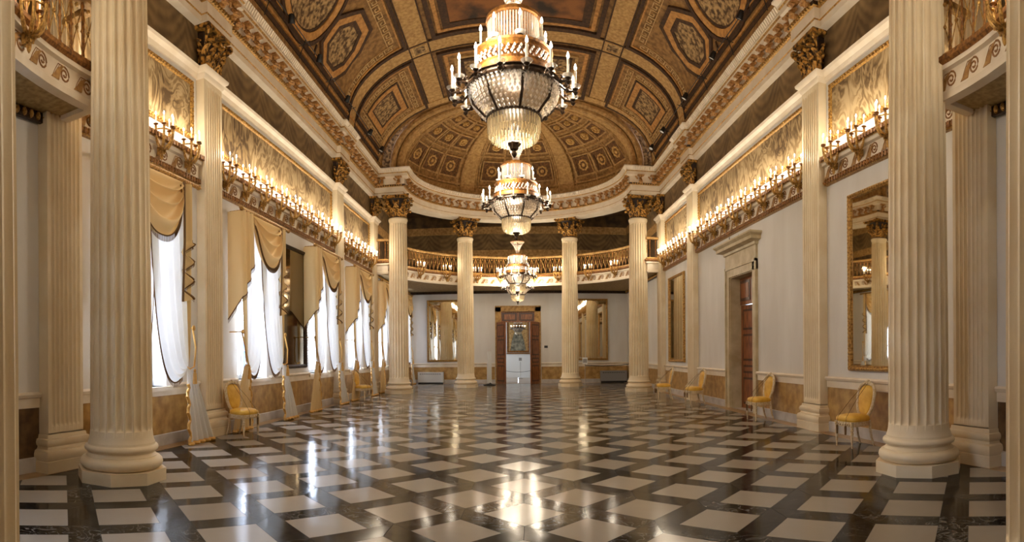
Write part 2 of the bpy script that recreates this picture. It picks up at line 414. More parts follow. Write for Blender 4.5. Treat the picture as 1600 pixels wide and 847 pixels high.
# floor: white slabs framed by mitred black strips, laid on the diagonal
mb = MB(); cols = []
PU, PV, U0, V0, WT = .848, .832, 1.45, 1.43, .566
q2 = 2**.5
def uvxy(u, v): return ((u-v)/q2, (u+v)/q2)
for i in range(-12, 46):
    for j in range(-12, 46):
        u0 = U0+i*PU-WT/2; v0 = V0+j*PV-WT/2
        x, y = uvxy(u0+.4, v0+.4)
        if abs(x) > W+.35 or not (YN-.5 < y < YF+.5): continue
        g = .0025; w_ = WT
        for mi, poly in ((0, [(0, 0), (w_, 0), (w_, w_), (0, w_)]), (1, [(w_, 0), (PU, 0), (PU, PV), (w_, w_)]), (1, [(0, w_), (w_, w_), (PU, PV), (0, PV)])):
            cx = sum(p[0] for p in poly)/4; cy_ = sum(p[1] for p in poly)/4
            k = 1-g/.14 if mi else 1-g/.28
            P = [uvxy(u0+cx+(p[0]-cx)*(1-g/.28), v0+cy_+(p[1]-cy_)*(1-g/.28)) for p in poly]
            P = [(min(W+.05, max(-W-.05, a)), min(YF+.05, max(YN-.05, b))) for a, b in P]
            mb.add([(a, b, 0) for a, b in P], [(0, 1, 2, 3)], mi)
            cols.append((random.random(), random.random(), random.random(), 1))
me = mb.mesh('floor', ['tilewhite', 'tileblack'], smooth=False)
ca = me.color_attributes.new('tile', 'FLOAT_COLOR', 'CORNER')
for p, c in zip(me.polygons, cols):
    for li in p.loop_indices: ca.data[li].color = c
fl = struct(put('floor', me))
mb = MB(); mb.box((-W, YN, -.12), (W, YF, -.004)); struct(mb.build('bed', 'grout', fl, smooth=False))
mb = MB()
for s in (-1, 1): mb.box((s*W, YN, -.004), (s*(W-.3), YF, .003))
mb.box((-W+.3, YF-.3, -.004), (W-.3, YF, .003))
struct(mb.build('border', 'border', fl, smooth=False))

# ---- vault
VA, VB_, VZ, VN = 5.3, 2.7, 8.75, 2.4
def super_curve(a, b, n, zs, K=800):
    P = []
    for i in range(K+1):
        t = PI/2*i/K
        P.append((a*math.cos(t)**(2/n) if i < K else 0, zs+b*math.sin(t)**(2/n)))
    L = [0]
    for i in range(K): L.append(L[-1]+math.hypot(P[i+1][0]-P[i][0], P[i+1][1]-P[i][1]))
    return P, L
import bisect
VP, VL = super_curve(VA, VB_, VN, VZ); VLEN = VL[-1]
def vcurve(P, L, s):
    s = max(0, min(L[-1], s)); i = min(len(L)-2, max(0, bisect.bisect(L, s)-1))
    t = (s-L[i])/max(1e-9, L[i+1]-L[i])
    x = P[i][0]+(P[i+1][0]-P[i][0])*t; z = P[i][1]+(P[i+1][1]-P[i][1])*t
    dx, dz = P[i+1][0]-P[i][0], P[i+1][1]-P[i][1]; l = math.hypot(dx, dz)
    return x, z, -dz/l, dx/l               # point, inward normal (towards the room)
def vpt(side, y, s, off=0):
    """s: arc length from the springing on that side; s > VLEN runs down the other side"""
    if s > VLEN: side, s = -side, 2*VLEN-s
    x, z, nx, nz = vcurve(VP, VL, s)
    nx, nz = nx, -abs(nz) if False else nz
    # inward normal points down and to the axis
    if nz > 0: nx, nz = -nx, -nz
    return (side*(x+nx*off), y, z+nz*off)
def vband(mb, side, poly, off, th, mi, closed=True, wd=.06):
    """raised moulding following a polygon of (y, s) on the vault"""
    pts = []
    n = len(poly)
    for k in range(n if closed else n-1):
        a, b = poly[k], poly[(k+1) % n]
        m_ = max(1, int(math.hypot(b[0]-a[0], b[1]-a[1])/.35))
        for q in range(m_): pts.append((a[0]+(b[0]-a[0])*q/m_, a[1]+(b[1]-a[1])*q/m_))
    if not closed: pts.append(poly[-1])
    L = len(pts); V = []
    for k in range(L):
        p = Vector(pts[k]); d0 = (p-Vector(pts[k-1])) if (k or closed) else (Vector(pts[1])-p)
        d1 = (Vector(pts[(k+1) % L])-p) if (k < L-1 or closed) else d0
        d0.normalize(); d1.normalize(); n0 = Vector((-d0.y, d0.x)); n1 = Vector((-d1.y, d1.x)); m_ = (n0+n1)/max(.3, 1+n0.dot(n1))
        for o, h in ((-wd/2, off), (-wd/2, off+th), (wd/2, off+th), (wd/2, off)):
            q = p+m_*o
            V.append(vpt(side, q.x, q.y, h))
    F = []
    for k in range(L if closed else L-1):
        k2 = (k+1) % L
        for i in range(4): F.append((k*4+i, k*4+(i+1) % 4, k2*4+(i+1) % 4, k2*4+i))
    mb.add(V, F, mi)
def vpatch(mb, side, y0, y1, s0, s1, off, mi, ny=None, ns=None):
    ny = ny or max(2, int((y1-y0)/.4)+1); ns = ns or max(2, int((s1-s0)/.25)+1)
    mb.grid(lambda u, v: vpt(side, y0+(y1-y0)*u, s0+(s1-s0)*v, off), ny, ns, mi)
def vfill(mb, side, poly, off, mi):
    cy_ = sum(p[0] for p in poly)/len(poly); cs = sum(p[1] for p in poly)/len(poly)
    R = 5; n = len(poly); V = [vpt(side, cy_, cs, off)]
    for r in range(1, R+1):
        for p in poly: V.append(vpt(side, cy_+(p[0]-cy_)*r/R, cs+(p[1]-cs)*r/R, off))
    F = [(0, 1+i, 1+(i+1) % n) for i in range(n)]
    for r in range(R-1):
        for i in range(n): F.append((1+r*n+i, 1+(r+1)*n+i, 1+(r+1)*n+(i+1) % n, 1+r*n+(i+1) % n))
    mb.add(V, F, mi)
def dense(poly, d=.3):
    out = []
    for k in range(len(poly)):
        a, b = poly[k], poly[(k+1) % len(poly)]; m_ = max(1, int(math.hypot(b[0]-a[0], b[1]-a[1])/d))
        out += [(a[0]+(b[0]-a[0])*q/m_, a[1]+(b[1]-a[1])*q/m_) for q in range(m_)]
    return out
def rect(y0, y1, s0, s1): return [(y0, s0), (y1, s0), (y1, s1), (y0, s1)]

YV0, YV1 = YA+.35, YB-.35
mb = MB()
mb.grid(lambda u, v: vpt(-1, YV0+(YV1-YV0)*u, 2*VLEN*v), 30, 60)
mb.grid(lambda u, v: vpt(-1, YV0+(YV1-YV0)*u, 2*VLEN*v, -.25), 8, 40)
ceil = struct(mb.build('ceiling', 'vault', ang=60))

RIBY = [(7.85, 8.45), (17.6, 18.25)]
PANELS = [(YV0+.3, 7.75, 'sq'), (8.55, 17.5, 'oct'), (18.4, 21.85, 'sq')]
ribs = MB(); dark = MB(); orange = MB(); reli = MB(); key = MB()
for a, b in RIBY:
    for s in (-1, 1): 
        vpatch(ribs, s, a, b, .2, VLEN, .03, 0)
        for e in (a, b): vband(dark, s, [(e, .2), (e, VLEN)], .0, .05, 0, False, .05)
for s in (-1, 1):
    vpatch(ribs, s, YV0, YV1-.4, 3.3, 3.88, .035, 0, ny=40)
    for e in (3.28, 3.9): vband(dark, s, [(YV0, e), (YV1-.4, e)], .0, .05, 0, False, .045)
    for yb in (8.15, 17.92): vband(key, s, rect(yb-.22, yb+.22, 3.38, 3.8), .035, .02, 0, True, .03); vfill(reli, s, dense(rect(yb-.18, yb+.18, 3.42, 3.76), .1), .042, 0)
    vband(orange, s, [(YV0, .42), (YV1-.4, .42)], 0, .05, 0, False, .06)
    vband(dark, s, [(YV0, .3), (YV1-.4, .3)], 0, .03, 0, False, .12)
    vband(ribs, s, [(YV1-.55, .2), (YV1-.55, VLEN)], 0, .06, 0, False, .35)
def greek(mb, side, y0, y1, s0, s1, along, pitch=.3, off=.02):
    """fret band of small square hooks between two lines"""
    L = (y1-y0) if along == 'y' else (s1-s0); n = max(1, int(abs(L)/pitch)); st = L/n
    for k in range(n):
        def P(a, b): return (y0+(k+a)*st, s0+b*(s1-s0)) if along == 'y' else (y0+b*(y1-y0), s0+(k+a)*st)
        vband(mb, side, [P(0, .1), P(0, .9), P(.75, .9), P(.75, .4), P(.4, .4), P(.4, .62)], off, .012, 0, False, .028)
        vband(mb, side, [P(0, .1), P(1, .1)], off, .012, 0, False, .024)
for s in (-1, 1):
    for y0, y1, kind in PANELS:
        s0, s1 = .6, 3.18
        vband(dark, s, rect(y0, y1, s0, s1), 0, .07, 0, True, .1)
        vband(orange, s, rect(y0+.12, y1-.12, s0+.12, s1-.12), 0, .04, 0, True, .05)
        if kind == 'sq':
            k = .3
            greek(key, s, y0+k, y1-k, s0+.2, s0+.42, 'y'); greek(key, s, y0+k, y1-k, s1-.5, s1-.26, 'y')
            greek(key, s, y0+.3, y0+.54, s0+.5, s1-.55, 's'); greek(key, s, y1-.54, y1-.3, s0+.5, s1-.55, 's')
            vband(ribs, s, rect(y0+.62, y1-.62, s0+.5, s1-.6), 0, .035, 0, True, .04)
            vband(orange, s, rect(y0+.85, y1-.85, s0+.58, s1-.8), 0, .05, 0, True, .2)
            vband(dark, s, rect(y0+.72, y1-.72, s0+.5, s1-.68), 0, .04, 0, True, .07)
            vband(dark, s, rect(y0+1.0, y1-1.0, s0+.7, s1-.95), 0, .035, 0, True, .08)
            vfill(reli, s, dense(rect(y0+1.04, y1-1.04, s0+.75, s1-1.0)), .03, 0)
        else:
            greek(key, s, y0+.2, y0+.46, s0+.1, s1-.3, 's'); greek(key, s, y1-.46, y1-.2, s0+.1, s1-.3, 's')
            greek(key, s, y0+.5, y1-.5, s1-.5, s1-.24, 'y', .32)
            for yc in (10.6, 15.35):
                def oc(k): return [(yc+k*a, 1.5+k*b) for a, b in ((-.95, -.4), (-.95, .35), (-.5, .98), (.4, .98), (.92, .4), (.95, -.3), (.35, -.88), (-.45, -.88))]
                vband(dark, s, oc(1.0), 0, .06, 0, True, .12); vband(orange, s, oc(.83), 0, .05, 0, True, .2)
                vband(dark, s, oc(.66), 0, .05, 0, True, .12); vfill(reli, s, dense(oc(.62)), .03, 0)
            yc = 13.0
            def ov(k): return [(yc+1.3*k*math.cos(t), 1.6+1.0*k*math.sin(t)) for t in [2*PI*i/28 for i in range(28)]]
            vband(dark, s, ov(1.06), 0, .06, 0, True, .1); vband(orange, s, ov(.9), 0, .06, 0, True, .2); vband(dark, s, ov(.78), 0, .04, 0, True, .07); vfill(reli, s, ov(.76), .025, 0)
            for ya in (11.75, 14.25): vband(dark, s, [(ya, .65), (ya, .95)], 0, .04, 0, False, .05)
# central painted panels between the long ribs
fres = MB()
for y0, y1, kind in PANELS:
    w0 = 4.12
    P = rect(y0+.1, y1-.05, w0, 2*VLEN-w0)
    vband(dark, -1, P, 0, .08, 0, True, .14); vband(orange, -1, [(y0+.28, w0+.2), (y1-.25, w0+.2), (y1-.25, 2*VLEN-w0-.2), (y0+.28, 2*VLEN-w0-.2)], 0, .05, 0, True, .12)
    if kind == 'oct':
        vband(dark, -1, rect(y0+.5, y1-.45, w0+.45, 2*VLEN-w0-.45), 0, .05, 0, True, .24)
        vpatch(fres, -1, y0+.6, y1-.55, w0+.55, 2*VLEN-w0-.55, .03, 0)
    else:
        vband(ribs, -1, rect(y0+.6, y1-.55, w0+.5, 2*VLEN-w0-.5), 0, .05, 0, True, .1); vband(dark, -1, rect(y0+.8, y1-.75, w0+.7, 2*VLEN-w0-.7), 0, .05, 0, True, .12)
        vpatch(reli, -1, y0+.85, y1-.8, w0+.75, 2*VLEN-w0-.75, .03, 0)
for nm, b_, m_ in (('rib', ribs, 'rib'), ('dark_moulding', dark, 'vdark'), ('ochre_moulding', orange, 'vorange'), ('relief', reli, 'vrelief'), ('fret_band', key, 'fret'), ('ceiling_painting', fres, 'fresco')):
    struct(b_.build(nm, m_, ceil, ang=50))

# ---- half domes over both apses
DA = 4.75
DP, DL = super_curve(DA, 2.62, 2.5, VZ)
DLEN = DL[-1]
def half_dome(name, yc, sg):
    def pt(az, s, off=0):
        x, z, nx, nz = vcurve(DP, DL, s)
        if nz > 0: nx, nz = -nx, -nz
        r = x+nx*off
        return (r*math.sin(az), yc+sg*r*math.cos(az), z+nz*off)
    R = math.radians
    mb = MB(); A0 = R(94)
    mb.grid(lambda u, v: pt(-A0+2*A0*u, DLEN*v), 49, 26)
    mb.grid(lambda u, v: pt(-A0+2*A0*u, DLEN*v, -.2), 33, 12)
    o = struct(mb.build(name, 'vault', ang=60))
    fr = MB(); dk = MB(); gd = MB(); rb = MB()
    def ring(mb, az, s, ha, hs, off, th, wd):
        # square moulding on the dome; ha, hs half sizes (metres)
        P = []
        for a, b in ((-1, -1), (1, -1), (1, 1), (-1, 1)): P.append((a, b))
        V = []; F = []
        for a, b in P:
            for k, h in ((1+wd/2/ha, off), (1+wd/2/ha, off+th), (1-wd/2/ha, off+th), (1-wd/2/ha, off)):
                r = max(.5, vcurve(DP, DL, s+b*hs*k)[0])
                V.append(pt(az+a*ha*k/max(.9, vcurve(DP, DL, s)[0])*1.0, s+b*hs*k, h))
        for q in range(4):
            for i in range(4): F.append((q*4+i, q*4+(i+1) % 4, ((q+1) % 4)*4+(i+1) % 4, ((q+1) % 4)*4+i))
        mb.add(V, F)
    rows = ((1.35, .46), (2.62, .36), (3.62, .27))
    for a in (0, 15.5, -15.5, 43, 57.5, 72, -43, -57.5, -72):
        for s, h in rows:
            az = R(a); r = vcurve(DP, DL, s)[0]
            hw = min(h, r*R(5.6))
            ring(fr, az, s, hw*1.1, h*1.0, 0, .06, .07); h *= .92
            mb2 = dk; k = hw/r
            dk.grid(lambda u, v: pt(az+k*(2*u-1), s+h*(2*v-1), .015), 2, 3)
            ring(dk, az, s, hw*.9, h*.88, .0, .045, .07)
            # rosette
            c = Vector(pt(az, s, .05)); e1 = (Vector(pt(az+.01, s, .05))-c).normalized(); e2 = (Vector(pt(az, s+.05, .05))-c).normalized()
            nn = (Vector(pt(az, s, .1))-c).normalized()
            X = Matrix(((e1.x, e2.x, nn.x, c.x), (e1.y, e2.y, nn.y, c.y), (e1.z, e2.z, nn.z, c.z), (0, 0, 0, 1)))
            q = hw*.6
            gd.lathe([(q, -.03), (q, .01), (q*.92, .035), (q*.7, .03), (q*.62, -.02), (q*.34, -.02), (q*.3, .03), (q*.05, .05)], 18, 0, X=X, rmod=lambda t, z: 1+.07*math.cos(9*t))
    for a in (29.2, -29.2, 86, -86):
        w_ = 4.6 if abs(a) < 80 else 4.4
        rb.grid(lambda u, v: pt(R(a-w_+2*w_*u), .35+(DLEN-.5)*v, .05), 4, 20)
        for e in (-w_, w_):
            fr.tube([pt(R(a+e), .35+(DLEN-.5)*v/20, .05) for v in range(21)], .045, 6)
    for a in (8, -8, 23, -23, 36, -36, 50, -50, 65, -65, 79, -79):
        fr.tube([pt(R(a), .5+(DLEN-.9)*v/18, .01) for v in range(19)], .05, 6)
    for s in (.62, 2.06, 3.14, 4.05):
        fr.tube([pt(R(-84+168*v/40), s, .01) for v in range(41)], .055, 6)
    rb.grid(lambda u, v: pt(-A0+2*A0*u, .12+.4*v, .03), 49, 3)
    gd.lathe([(.9, 0), (.9, -.06), (.7, -.1), (.5, -.06), (.3, -.1), (.02, -.12)], 24, 0, c=(0, yc+sg*.05, VZ+2.62), a0=0 if sg > 0 else PI, a1=PI if sg > 0 else 2*PI)
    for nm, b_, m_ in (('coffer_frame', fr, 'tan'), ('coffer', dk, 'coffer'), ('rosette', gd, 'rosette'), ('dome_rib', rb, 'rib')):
        struct(b_.build(nm, m_, o, ang=50))
    # spandrel ring between nave vault and dome arch, with dark reliefs and a tan arch moulding
    y0 = yc-sg*.3
    mb = MB(); K = 60
    def sc(a, b, n, t): return (a*abs(math.cos(t))**(2/n)*(1 if math.cos(t) > 0 else -1), VZ+b*max(0, math.sin(t))**(2/n))
    V = []
    for k in range(K+1):
        t = PI*k/K
        p0 = sc(VA+.05, VB_+.05, VN, t); p1 = sc(DA+.02, 2.6, 2.5, t)
        V += [(p0[0], y0, p0[1]), (p1[0], y0, p1[1])]
    mb.add(V, [(2*k, 2*k+2, 2*k+3, 2*k+1) for k in range(K)])
    struct(mb.build('spandrel', 'vrelief', o))
    mb = MB(); P = []
    for k in range(K+1):
        t = PI*k/K; p = sc(DA+.1, 2.66, 2.5, t); P.append((p[0], y0-sg*.05, p[1]))
    mb.tube(P, .13, 8)
    P = [((DA-.12)/(DA+.1)*p[0], y0+sg*.12, VZ+(p[2]-VZ)*.955) for p in P]; mb.tube(P, .1, 8)
    struct(mb.build('arch_moulding', 'tan', o))
half_dome('ceiling_dome', YB, 1); half_dome('ceiling_dome', YA, -1)

# flat ceilings over the galleries (outside the half domes)
for yc, sg, ye in ((YB, 1, YF), (YA, -1, YN)):
    mb = MB(); r = 4.62; ca = math.atan2(abs(ye-yc), W); ang = sorted([PI*k/32 for k in range(33)]+[ca, PI-ca])
    def outp(a, z):
        dx, dy = math.cos(a), math.sin(a); t = min(W/abs(dx) if abs(dx) > 1e-6 else 1e9, abs(ye-yc)/abs(dy) if abs(dy) > 1e-6 else 1e9)
        return (dx*t, yc+sg*dy*t, z)
    for a0, a1 in zip(ang, ang[1:]):
        for z in (8.78, 8.95): mb.add([(r*math.cos(a0), yc+sg*r*math.sin(a0), z), (r*math.cos(a1), yc+sg*r*math.sin(a1), z), outp(a1, z), outp(a0, z)], [(0, 1, 2, 3)])
    for s in (-1, 1): mb.box((s*4.6, yc-sg*.4, 8.78), (s*W, yc, 8.95))
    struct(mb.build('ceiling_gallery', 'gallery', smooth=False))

# ---- entablature: architrave, modillion frieze and cornice as four mouldings
EP = [(-.2, 7.8), (0, 7.8), (0, 7.92), (.03, 7.93), (.03, 8.14), (.07, 8.16), (.09, 8.22), (.06, 8.23), (.07, 8.46), (.2, 8.5), (.2, 8.62), (.23, 8.65), (.24, 8.7), (.33, 8.78), (.33, 8.82), (-.2, 8.82)]
EM = [0, 0, 1, 0, 1, 2, 0, 3, 0, 0, 1, 0, 0, 0, 0, 0]
def ressaut(side, y0, y1, x, rs):
    """path along a side wall stepping forward at the pilasters; returns (x, y) from y0 to y1"""
    P = [(side*x, y0)]
    for yp in rs:
        P += [(side*x, yp-.46), (side*(x-.12), yp-.46), (side*(x-.12), yp+.46), (side*x, yp+.46)]
    return P+[(side*x, y1)]
def arc_pts(yc, r, a0, a1, n): return [(r*math.cos(a0+(a1-a0)*k/n), yc+r*math.sin(a0+(a1-a0)*k/n)) for k in range(n+1)]
RI = 4.45
XE = 5.6
br = MB()       # one S-shaped modillion, wall at x = 0, pointing to +x
for z, r in ((0, .05),):
    br.tube([(.02, 0, -.1), (.09, 0, -.13), (.13, 0, -.07), (.1, 0, -.02), (.06, 0, .02), (.09, 0, .07), (.17, 0, .09)], [.035, .05, .055, .045, .045, .055, .04], 6)
    br.tube([(.1, -.06, -.1), (.14, -.02, -.13), (.16, .05, -.1)], [.02, .04, .02], 5)
    br.box((0, -.1, .1), (.17, .1, .13)); br.tube([(.06, -.09, .0), (.1, -.13, .04), (.06, -.15, .08)], .025, 5)
br.v = [(x*1.15, y*1.3, z*1.12) for x, y, z in br.v]
br_me = br.mesh('modillion', ['modillion'])
def brackets(parent, path, pitch=.46):
    d = 0; nxt = pitch/2
    for k in range(len(path)-1):
        a, b = Vector(path[k]), Vector(path[k+1]); L = (b-a).length
        if L < .25 and len(path) < 30: d += L; nxt = max(nxt, d+.1); continue
        t = (b-a)/L if L else None; ang = math.atan2(t.y, t.x)+PI/2
        while nxt <= d+L:
            p = a+t*(nxt-d); nrm = Vector((-t.y, t.x))
            put('modillion', br_me, parent, (p.x+nrm.x*.06, p.y+nrm.y*.06, 8.35), ang); nxt += pitch
        d += L
yl, yh = YA+.36, YB-.36
XM = (RI+XE)/2
segs_ = [[(-XM, yh)]+[(-XE, yh)]+ressaut(-1, yl, yh, XE, PIL[-1][1:3])[::-1][1:-1]+[(-XE, yl), (-XM, yl)],
         [(-XM, yl), (-RI, yl)]+arc_pts(YA, RI, PI, 2*PI, 40)+[(RI, yl), (XM, yl)],
         [(XM, yl), (XE, yl)]+ressaut(1, yl, yh, XE, PIL[1][1:3])[1:-1]+[(XE, yh), (XM, yh)],
         [(XM, yh), (RI, yh)]+arc_pts(YB, RI, 0, PI, 40)+[(-RI, yh), (-XM, yh)]]
for q, seg in enumerate(segs_):
    prof = EP if q in (0, 2) else [(-.72, 7.8)]+EP[1:-1]+[(-.72, 8.82)]
    mb = MB(); mb.sweep(seg, prof, mats=EM)
    t = struct(mb.build('trim_%d' % (q+1), ['trim', 'gold', 'bronze', 'trim'], ang=30))
    brackets(t, seg)
    eg = MB(); gb = MB()
    for a, b in zip(seg, seg[1:]):
        a, b = Vector(a), Vector(b); L_ = (b-a).length; tt = (b-a)/L_; ang = math.atan2(tt.y, tt.x); n_ = max(1, int(L_/.085))
        for k in range(n_):
            p = a+tt*(k+.5)*L_/n_; X = rotz(ang, (p.x, p.y, 0))
            eg.add([(-.03, .245, 8.68), (.03, .245, 8.68), (.03, .345, 8.79), (-.03, .345, 8.79), (-.022, .28, 8.665), (.022, .28, 8.665), (.026, .362, 8.775), (-.026, .362, 8.775)], [(4, 5, 6, 7), (0, 1, 5, 4), (1, 2, 6, 5), (2, 3, 7, 6), (3, 0, 4, 7)], 0, X)
            gb.box((-.026, .07, 8.155), (.026, .11, 8.215), 0, X)
    struct(eg.build('leaf_moulding', 'trim', t, smooth=False)); struct(gb.build('bead_moulding', 'gold', t, smooth=False))

# ---- side-wall zones between the pilasters
BAND = [(0, 4.78), (.07, 4.78), (.11, 4.83), (.07, 4.9), (.06, 4.91), (.06, 5.14), (.13, 5.15), (.13, 5.2), (.15, 5.21), (.2, 5.26), (.15, 5.31), (.02, 5.34), (0, 5.34)]
BM = [1, 1, 1, 1, 0, 2, 0, 0, 1, 1, 1, 0, 0]
LEDGE = [(0, 6.82), (.04, 6.82), (.06, 6.9), (.13, 6.95), (.15, 7.0), (0, 7.0)]
RAIL = [(0, .86), (.04, .86), (.04, .99), (.07, 1.0), (.09, 1.04), (.07, 1.07), (0, 1.07)]
SKIRT = [(0, 0), (.05, 0), (.05, .19), (.035, .2), (0, .2)]
scrolls = MB()   # unit Vitruvian scroll, on plane x = 0 facing +x, running along +y, height .22
def spiral(cx, cz, r, turns, flip): 
    P = []
    for k in range(22):
        t = k/21; a = PI*.5+t*turns*2*PI*flip; rr = r*(1-t*.85); P.append((0, cx+rr*math.cos(a), cz+rr*math.sin(a)))
    return P
scrolls.prism([(-.22, 0), (-.15, .07), (-.09, .15), (0, .2), (.06, .208), (.0, .17), (-.04, .1), (-.06, .03), (-.07, 0)], 0, .008, 0, 'x')
scrolls.tube(spiral(.045, .105, .1, 1.7, -1), .013, 5, 1)
scrolls.tube([(0, -.2, .0), (0, -.15, .1), (0, -.08, .2), (0, .04, .2)], .006, 5, 1); scrolls.tube([(0, -.1, .0), (0, -.06, .08), (0, -.02, .14)], .005, 4, 1)
scrolls.tube([(0, -.16, .0), (0, -.11, .1), (0, -.05, .2)], .004, 4, 1)
beads = MB()
for k in range(5): beads.ball((0, -.08+.04*k, 0), .022, 6, 4, 0, (1, .8, 1.2))
def bays(side):
    """(y0, y1) of the wall strips between pilasters, near to far"""
    p = PIL[side]; E = [YN]+[q for y in p for q in (y-PH, y+PH)]+[YF]
    return [(E[i], E[i+1]) for i in range(0, len(E), 2)]
tn = 5
def zone(side, y0, y1, prof, name, m, mats=None, holes=()):
    x = side*W; mb = MB()
    segs = []; c = y0
    for a, b in sorted(holes):
        if b <= y0 or a >= y1: continue
        if a > c: segs.append((c, a))
        c = max(c, b)
    if c < y1: segs.append((c, y1))
    for a, b in segs:
        P = [(x, a), (x, b)] if side > 0 else [(x, b), (x, a)]
        mb.sweep(P, prof, mats=mats)
    return mb
DH = [(DOOR_Y-DOOR_H-.28, DOOR_Y+DOOR_H+.28)]
for side in (-1, 1):
    n = SIDE[side]; hl = DH if side > 0 else []
    sk = MB(); rl = MB(); oc = MB(); bm = MB()
    for bi, (a, b) in enumerate(bays(side)):
        inapse = bi in (0, 4)
        t = zone(side, a, b, SKIRT, '', '', holes=hl); sk.add(t.v, t.f)
        rh = hl+([(y-WW-.12, y+WW+.12) for y in WIN+WINX] if side < 0 else [])
        t = zone(side, a, b, RAIL, '', '', holes=rh); rl.add(t.v, t.f)
        t = zone(side, a, b, [(0, .2), (.02, .2), (.02, .86), (0, .86)], '', '', holes=hl); (bm if bi == 0 else oc).add(t.v, t.f)
        if not inapse:
            t = zone(side, a, b, BAND, '', '', mats=BM)
            bo = MB(); bo.v, bo.f, bo.m = t.v, t.f, t.m
            band = struct(bo.build('trim_%d' % tn, ['trim', 'gold', 'trim'], ang=30)); tn += 1
            nb = max(3, round((b-a)/.45)); sp = (b-a)/nb
            sm = MB()
            for k in range(nb):
                X = rotz(0 if side < 0 else PI, (side*(W-.063), a+sp*(k+.5), 4.915)); sm.add(scrolls.v, scrolls.f, 0, X); sm.m[-len(scrolls.f):] = scrolls.m
            struct(sm.build('scroll_frieze', ['scroll', 'scrollline'], band))
            dn = MB()
            for k in range(int((b-a)/.09)):
                y = a+.05+k*.09; dn.box((side*(W-.095), y-.028, 4.79), (side*(W-.118), y+.028, 4.88)); dn.box((side*(W-.17), y-.03, 5.22), (side*(W-.21), y+.03, 5.3))
            struct(dn.build('bead_moulding', 'goldbright', band, smooth=False))
            t = zone(side, a, b, LEDGE, '', ''); bo = MB(); bo.add(t.v, t.f)
            struct(bo.build('trim_%d' % tn, 'trim', ang=30)); tn += 1
        # painted drapery frieze under the entablature
        if not inapse:
            t = MB(); t.box((side*W, a-.05, 7.0), (side*(W-.03), b+.05, 7.82)); struct(t.build('trim_%d' % tn, 'drape', smooth=False)); tn += 1
    struct(sk.build('baseboard_'+n, 'skirt')); struct(rl.build('trim_%d' % tn, 'trim')); tn += 1
    struct(oc.build('trim_%d' % tn, 'ochre', smooth=False)); tn += 1
    struct(bm.build('trim_%d' % tn, 'brownmarble', smooth=False)); tn += 1
# far and near wall dado
for nm, y, sg, hl in (('far', YF, -1, 1.22), ('near', YN, 1, 0)):
    sk = MB(); rl = MB(); oc = MB()
    for x0, x1 in ([(-W, -hl), (hl, W)] if hl else [(-W, W)]):
        P = [(x1, y), (x0, y)] if sg < 0 else [(x0, y), (x1, y)]
        for mb_, pr in ((sk, SKIRT), (rl, RAIL), (oc, [(0, .2), (.02, .2), (.02, .86), (0, .86)])): mb_.sweep(P, pr)
    struct(sk.build('baseboard_'+nm, 'skirt')); struct(rl.build('trim_%d' % tn, 'trim')); tn += 1; struct(oc.build('trim_%d' % tn, 'ochre', smooth=False)); tn += 1
# gallery level finishes of the far wall and the apse side walls
for yc, ye, sg in ((YB+.36, YF, 1), (YA-.36, YN, -1)):
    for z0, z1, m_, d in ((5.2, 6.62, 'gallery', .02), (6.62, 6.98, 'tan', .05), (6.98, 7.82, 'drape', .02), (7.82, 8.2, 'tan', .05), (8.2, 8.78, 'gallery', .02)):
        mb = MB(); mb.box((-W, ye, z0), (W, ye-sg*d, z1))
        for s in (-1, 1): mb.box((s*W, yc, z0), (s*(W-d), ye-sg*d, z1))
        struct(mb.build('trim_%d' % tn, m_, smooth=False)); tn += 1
# ------------------------------------------------------------------ columns
def leaf(mb, w, h, out, X, mi=0, tip=.06):
    """one acanthus leaf standing at the origin, growing up and curling out to +x"""
    nv, nu = 9, 7
    def fn(u, v):
        t = v; a = 2*u-1
        wd = w*(.62+.38*math.sin(min(1, t*1.2)*PI*.9))*(1-.55*t**4)*(.86+.14*abs(math.cos(t*9)))
        x = out*(t**2.6)+.02-.028*a*a-(.02 if abs(a) > .3 and abs(a) < .7 else 0)
        z = h*(t-.16*t**7)
        return (x, a*wd/2, z-(.05*a*a*t))
    mb.grid(fn, nu, nv, mi, X=X)
    mb.tube([(out*.72, -w*.2, h*.86), (out+tip*.6, 0, h*.84), (out*.72, w*.2, h*.86)], [w*.1, w*.2, w*.1], 6, mi, X=X)
def volute(mb, X, r, mi=0):
    P = []
    for k in range(20):
        t = k/19; a = -PI*.1+t*3.4*PI; rr = r*(1-.8*t); P.append((.02+rr*math.cos(a), 0, rr*math.sin(a)))
    P = [(-.2, 0, -.22), (-.09, 0, -.07), (-.02, 0, .04)]+[(p[0]-.02, 0, p[2]) for p in P[5:]]
    mb.tube(P, [.03]*3+[.034]*(len(P)-3), 6, mi, X=X)
    mb.ball((0, 0, -.01), r*.42, 8, 5, mi, (1, .8, 1), X=X)
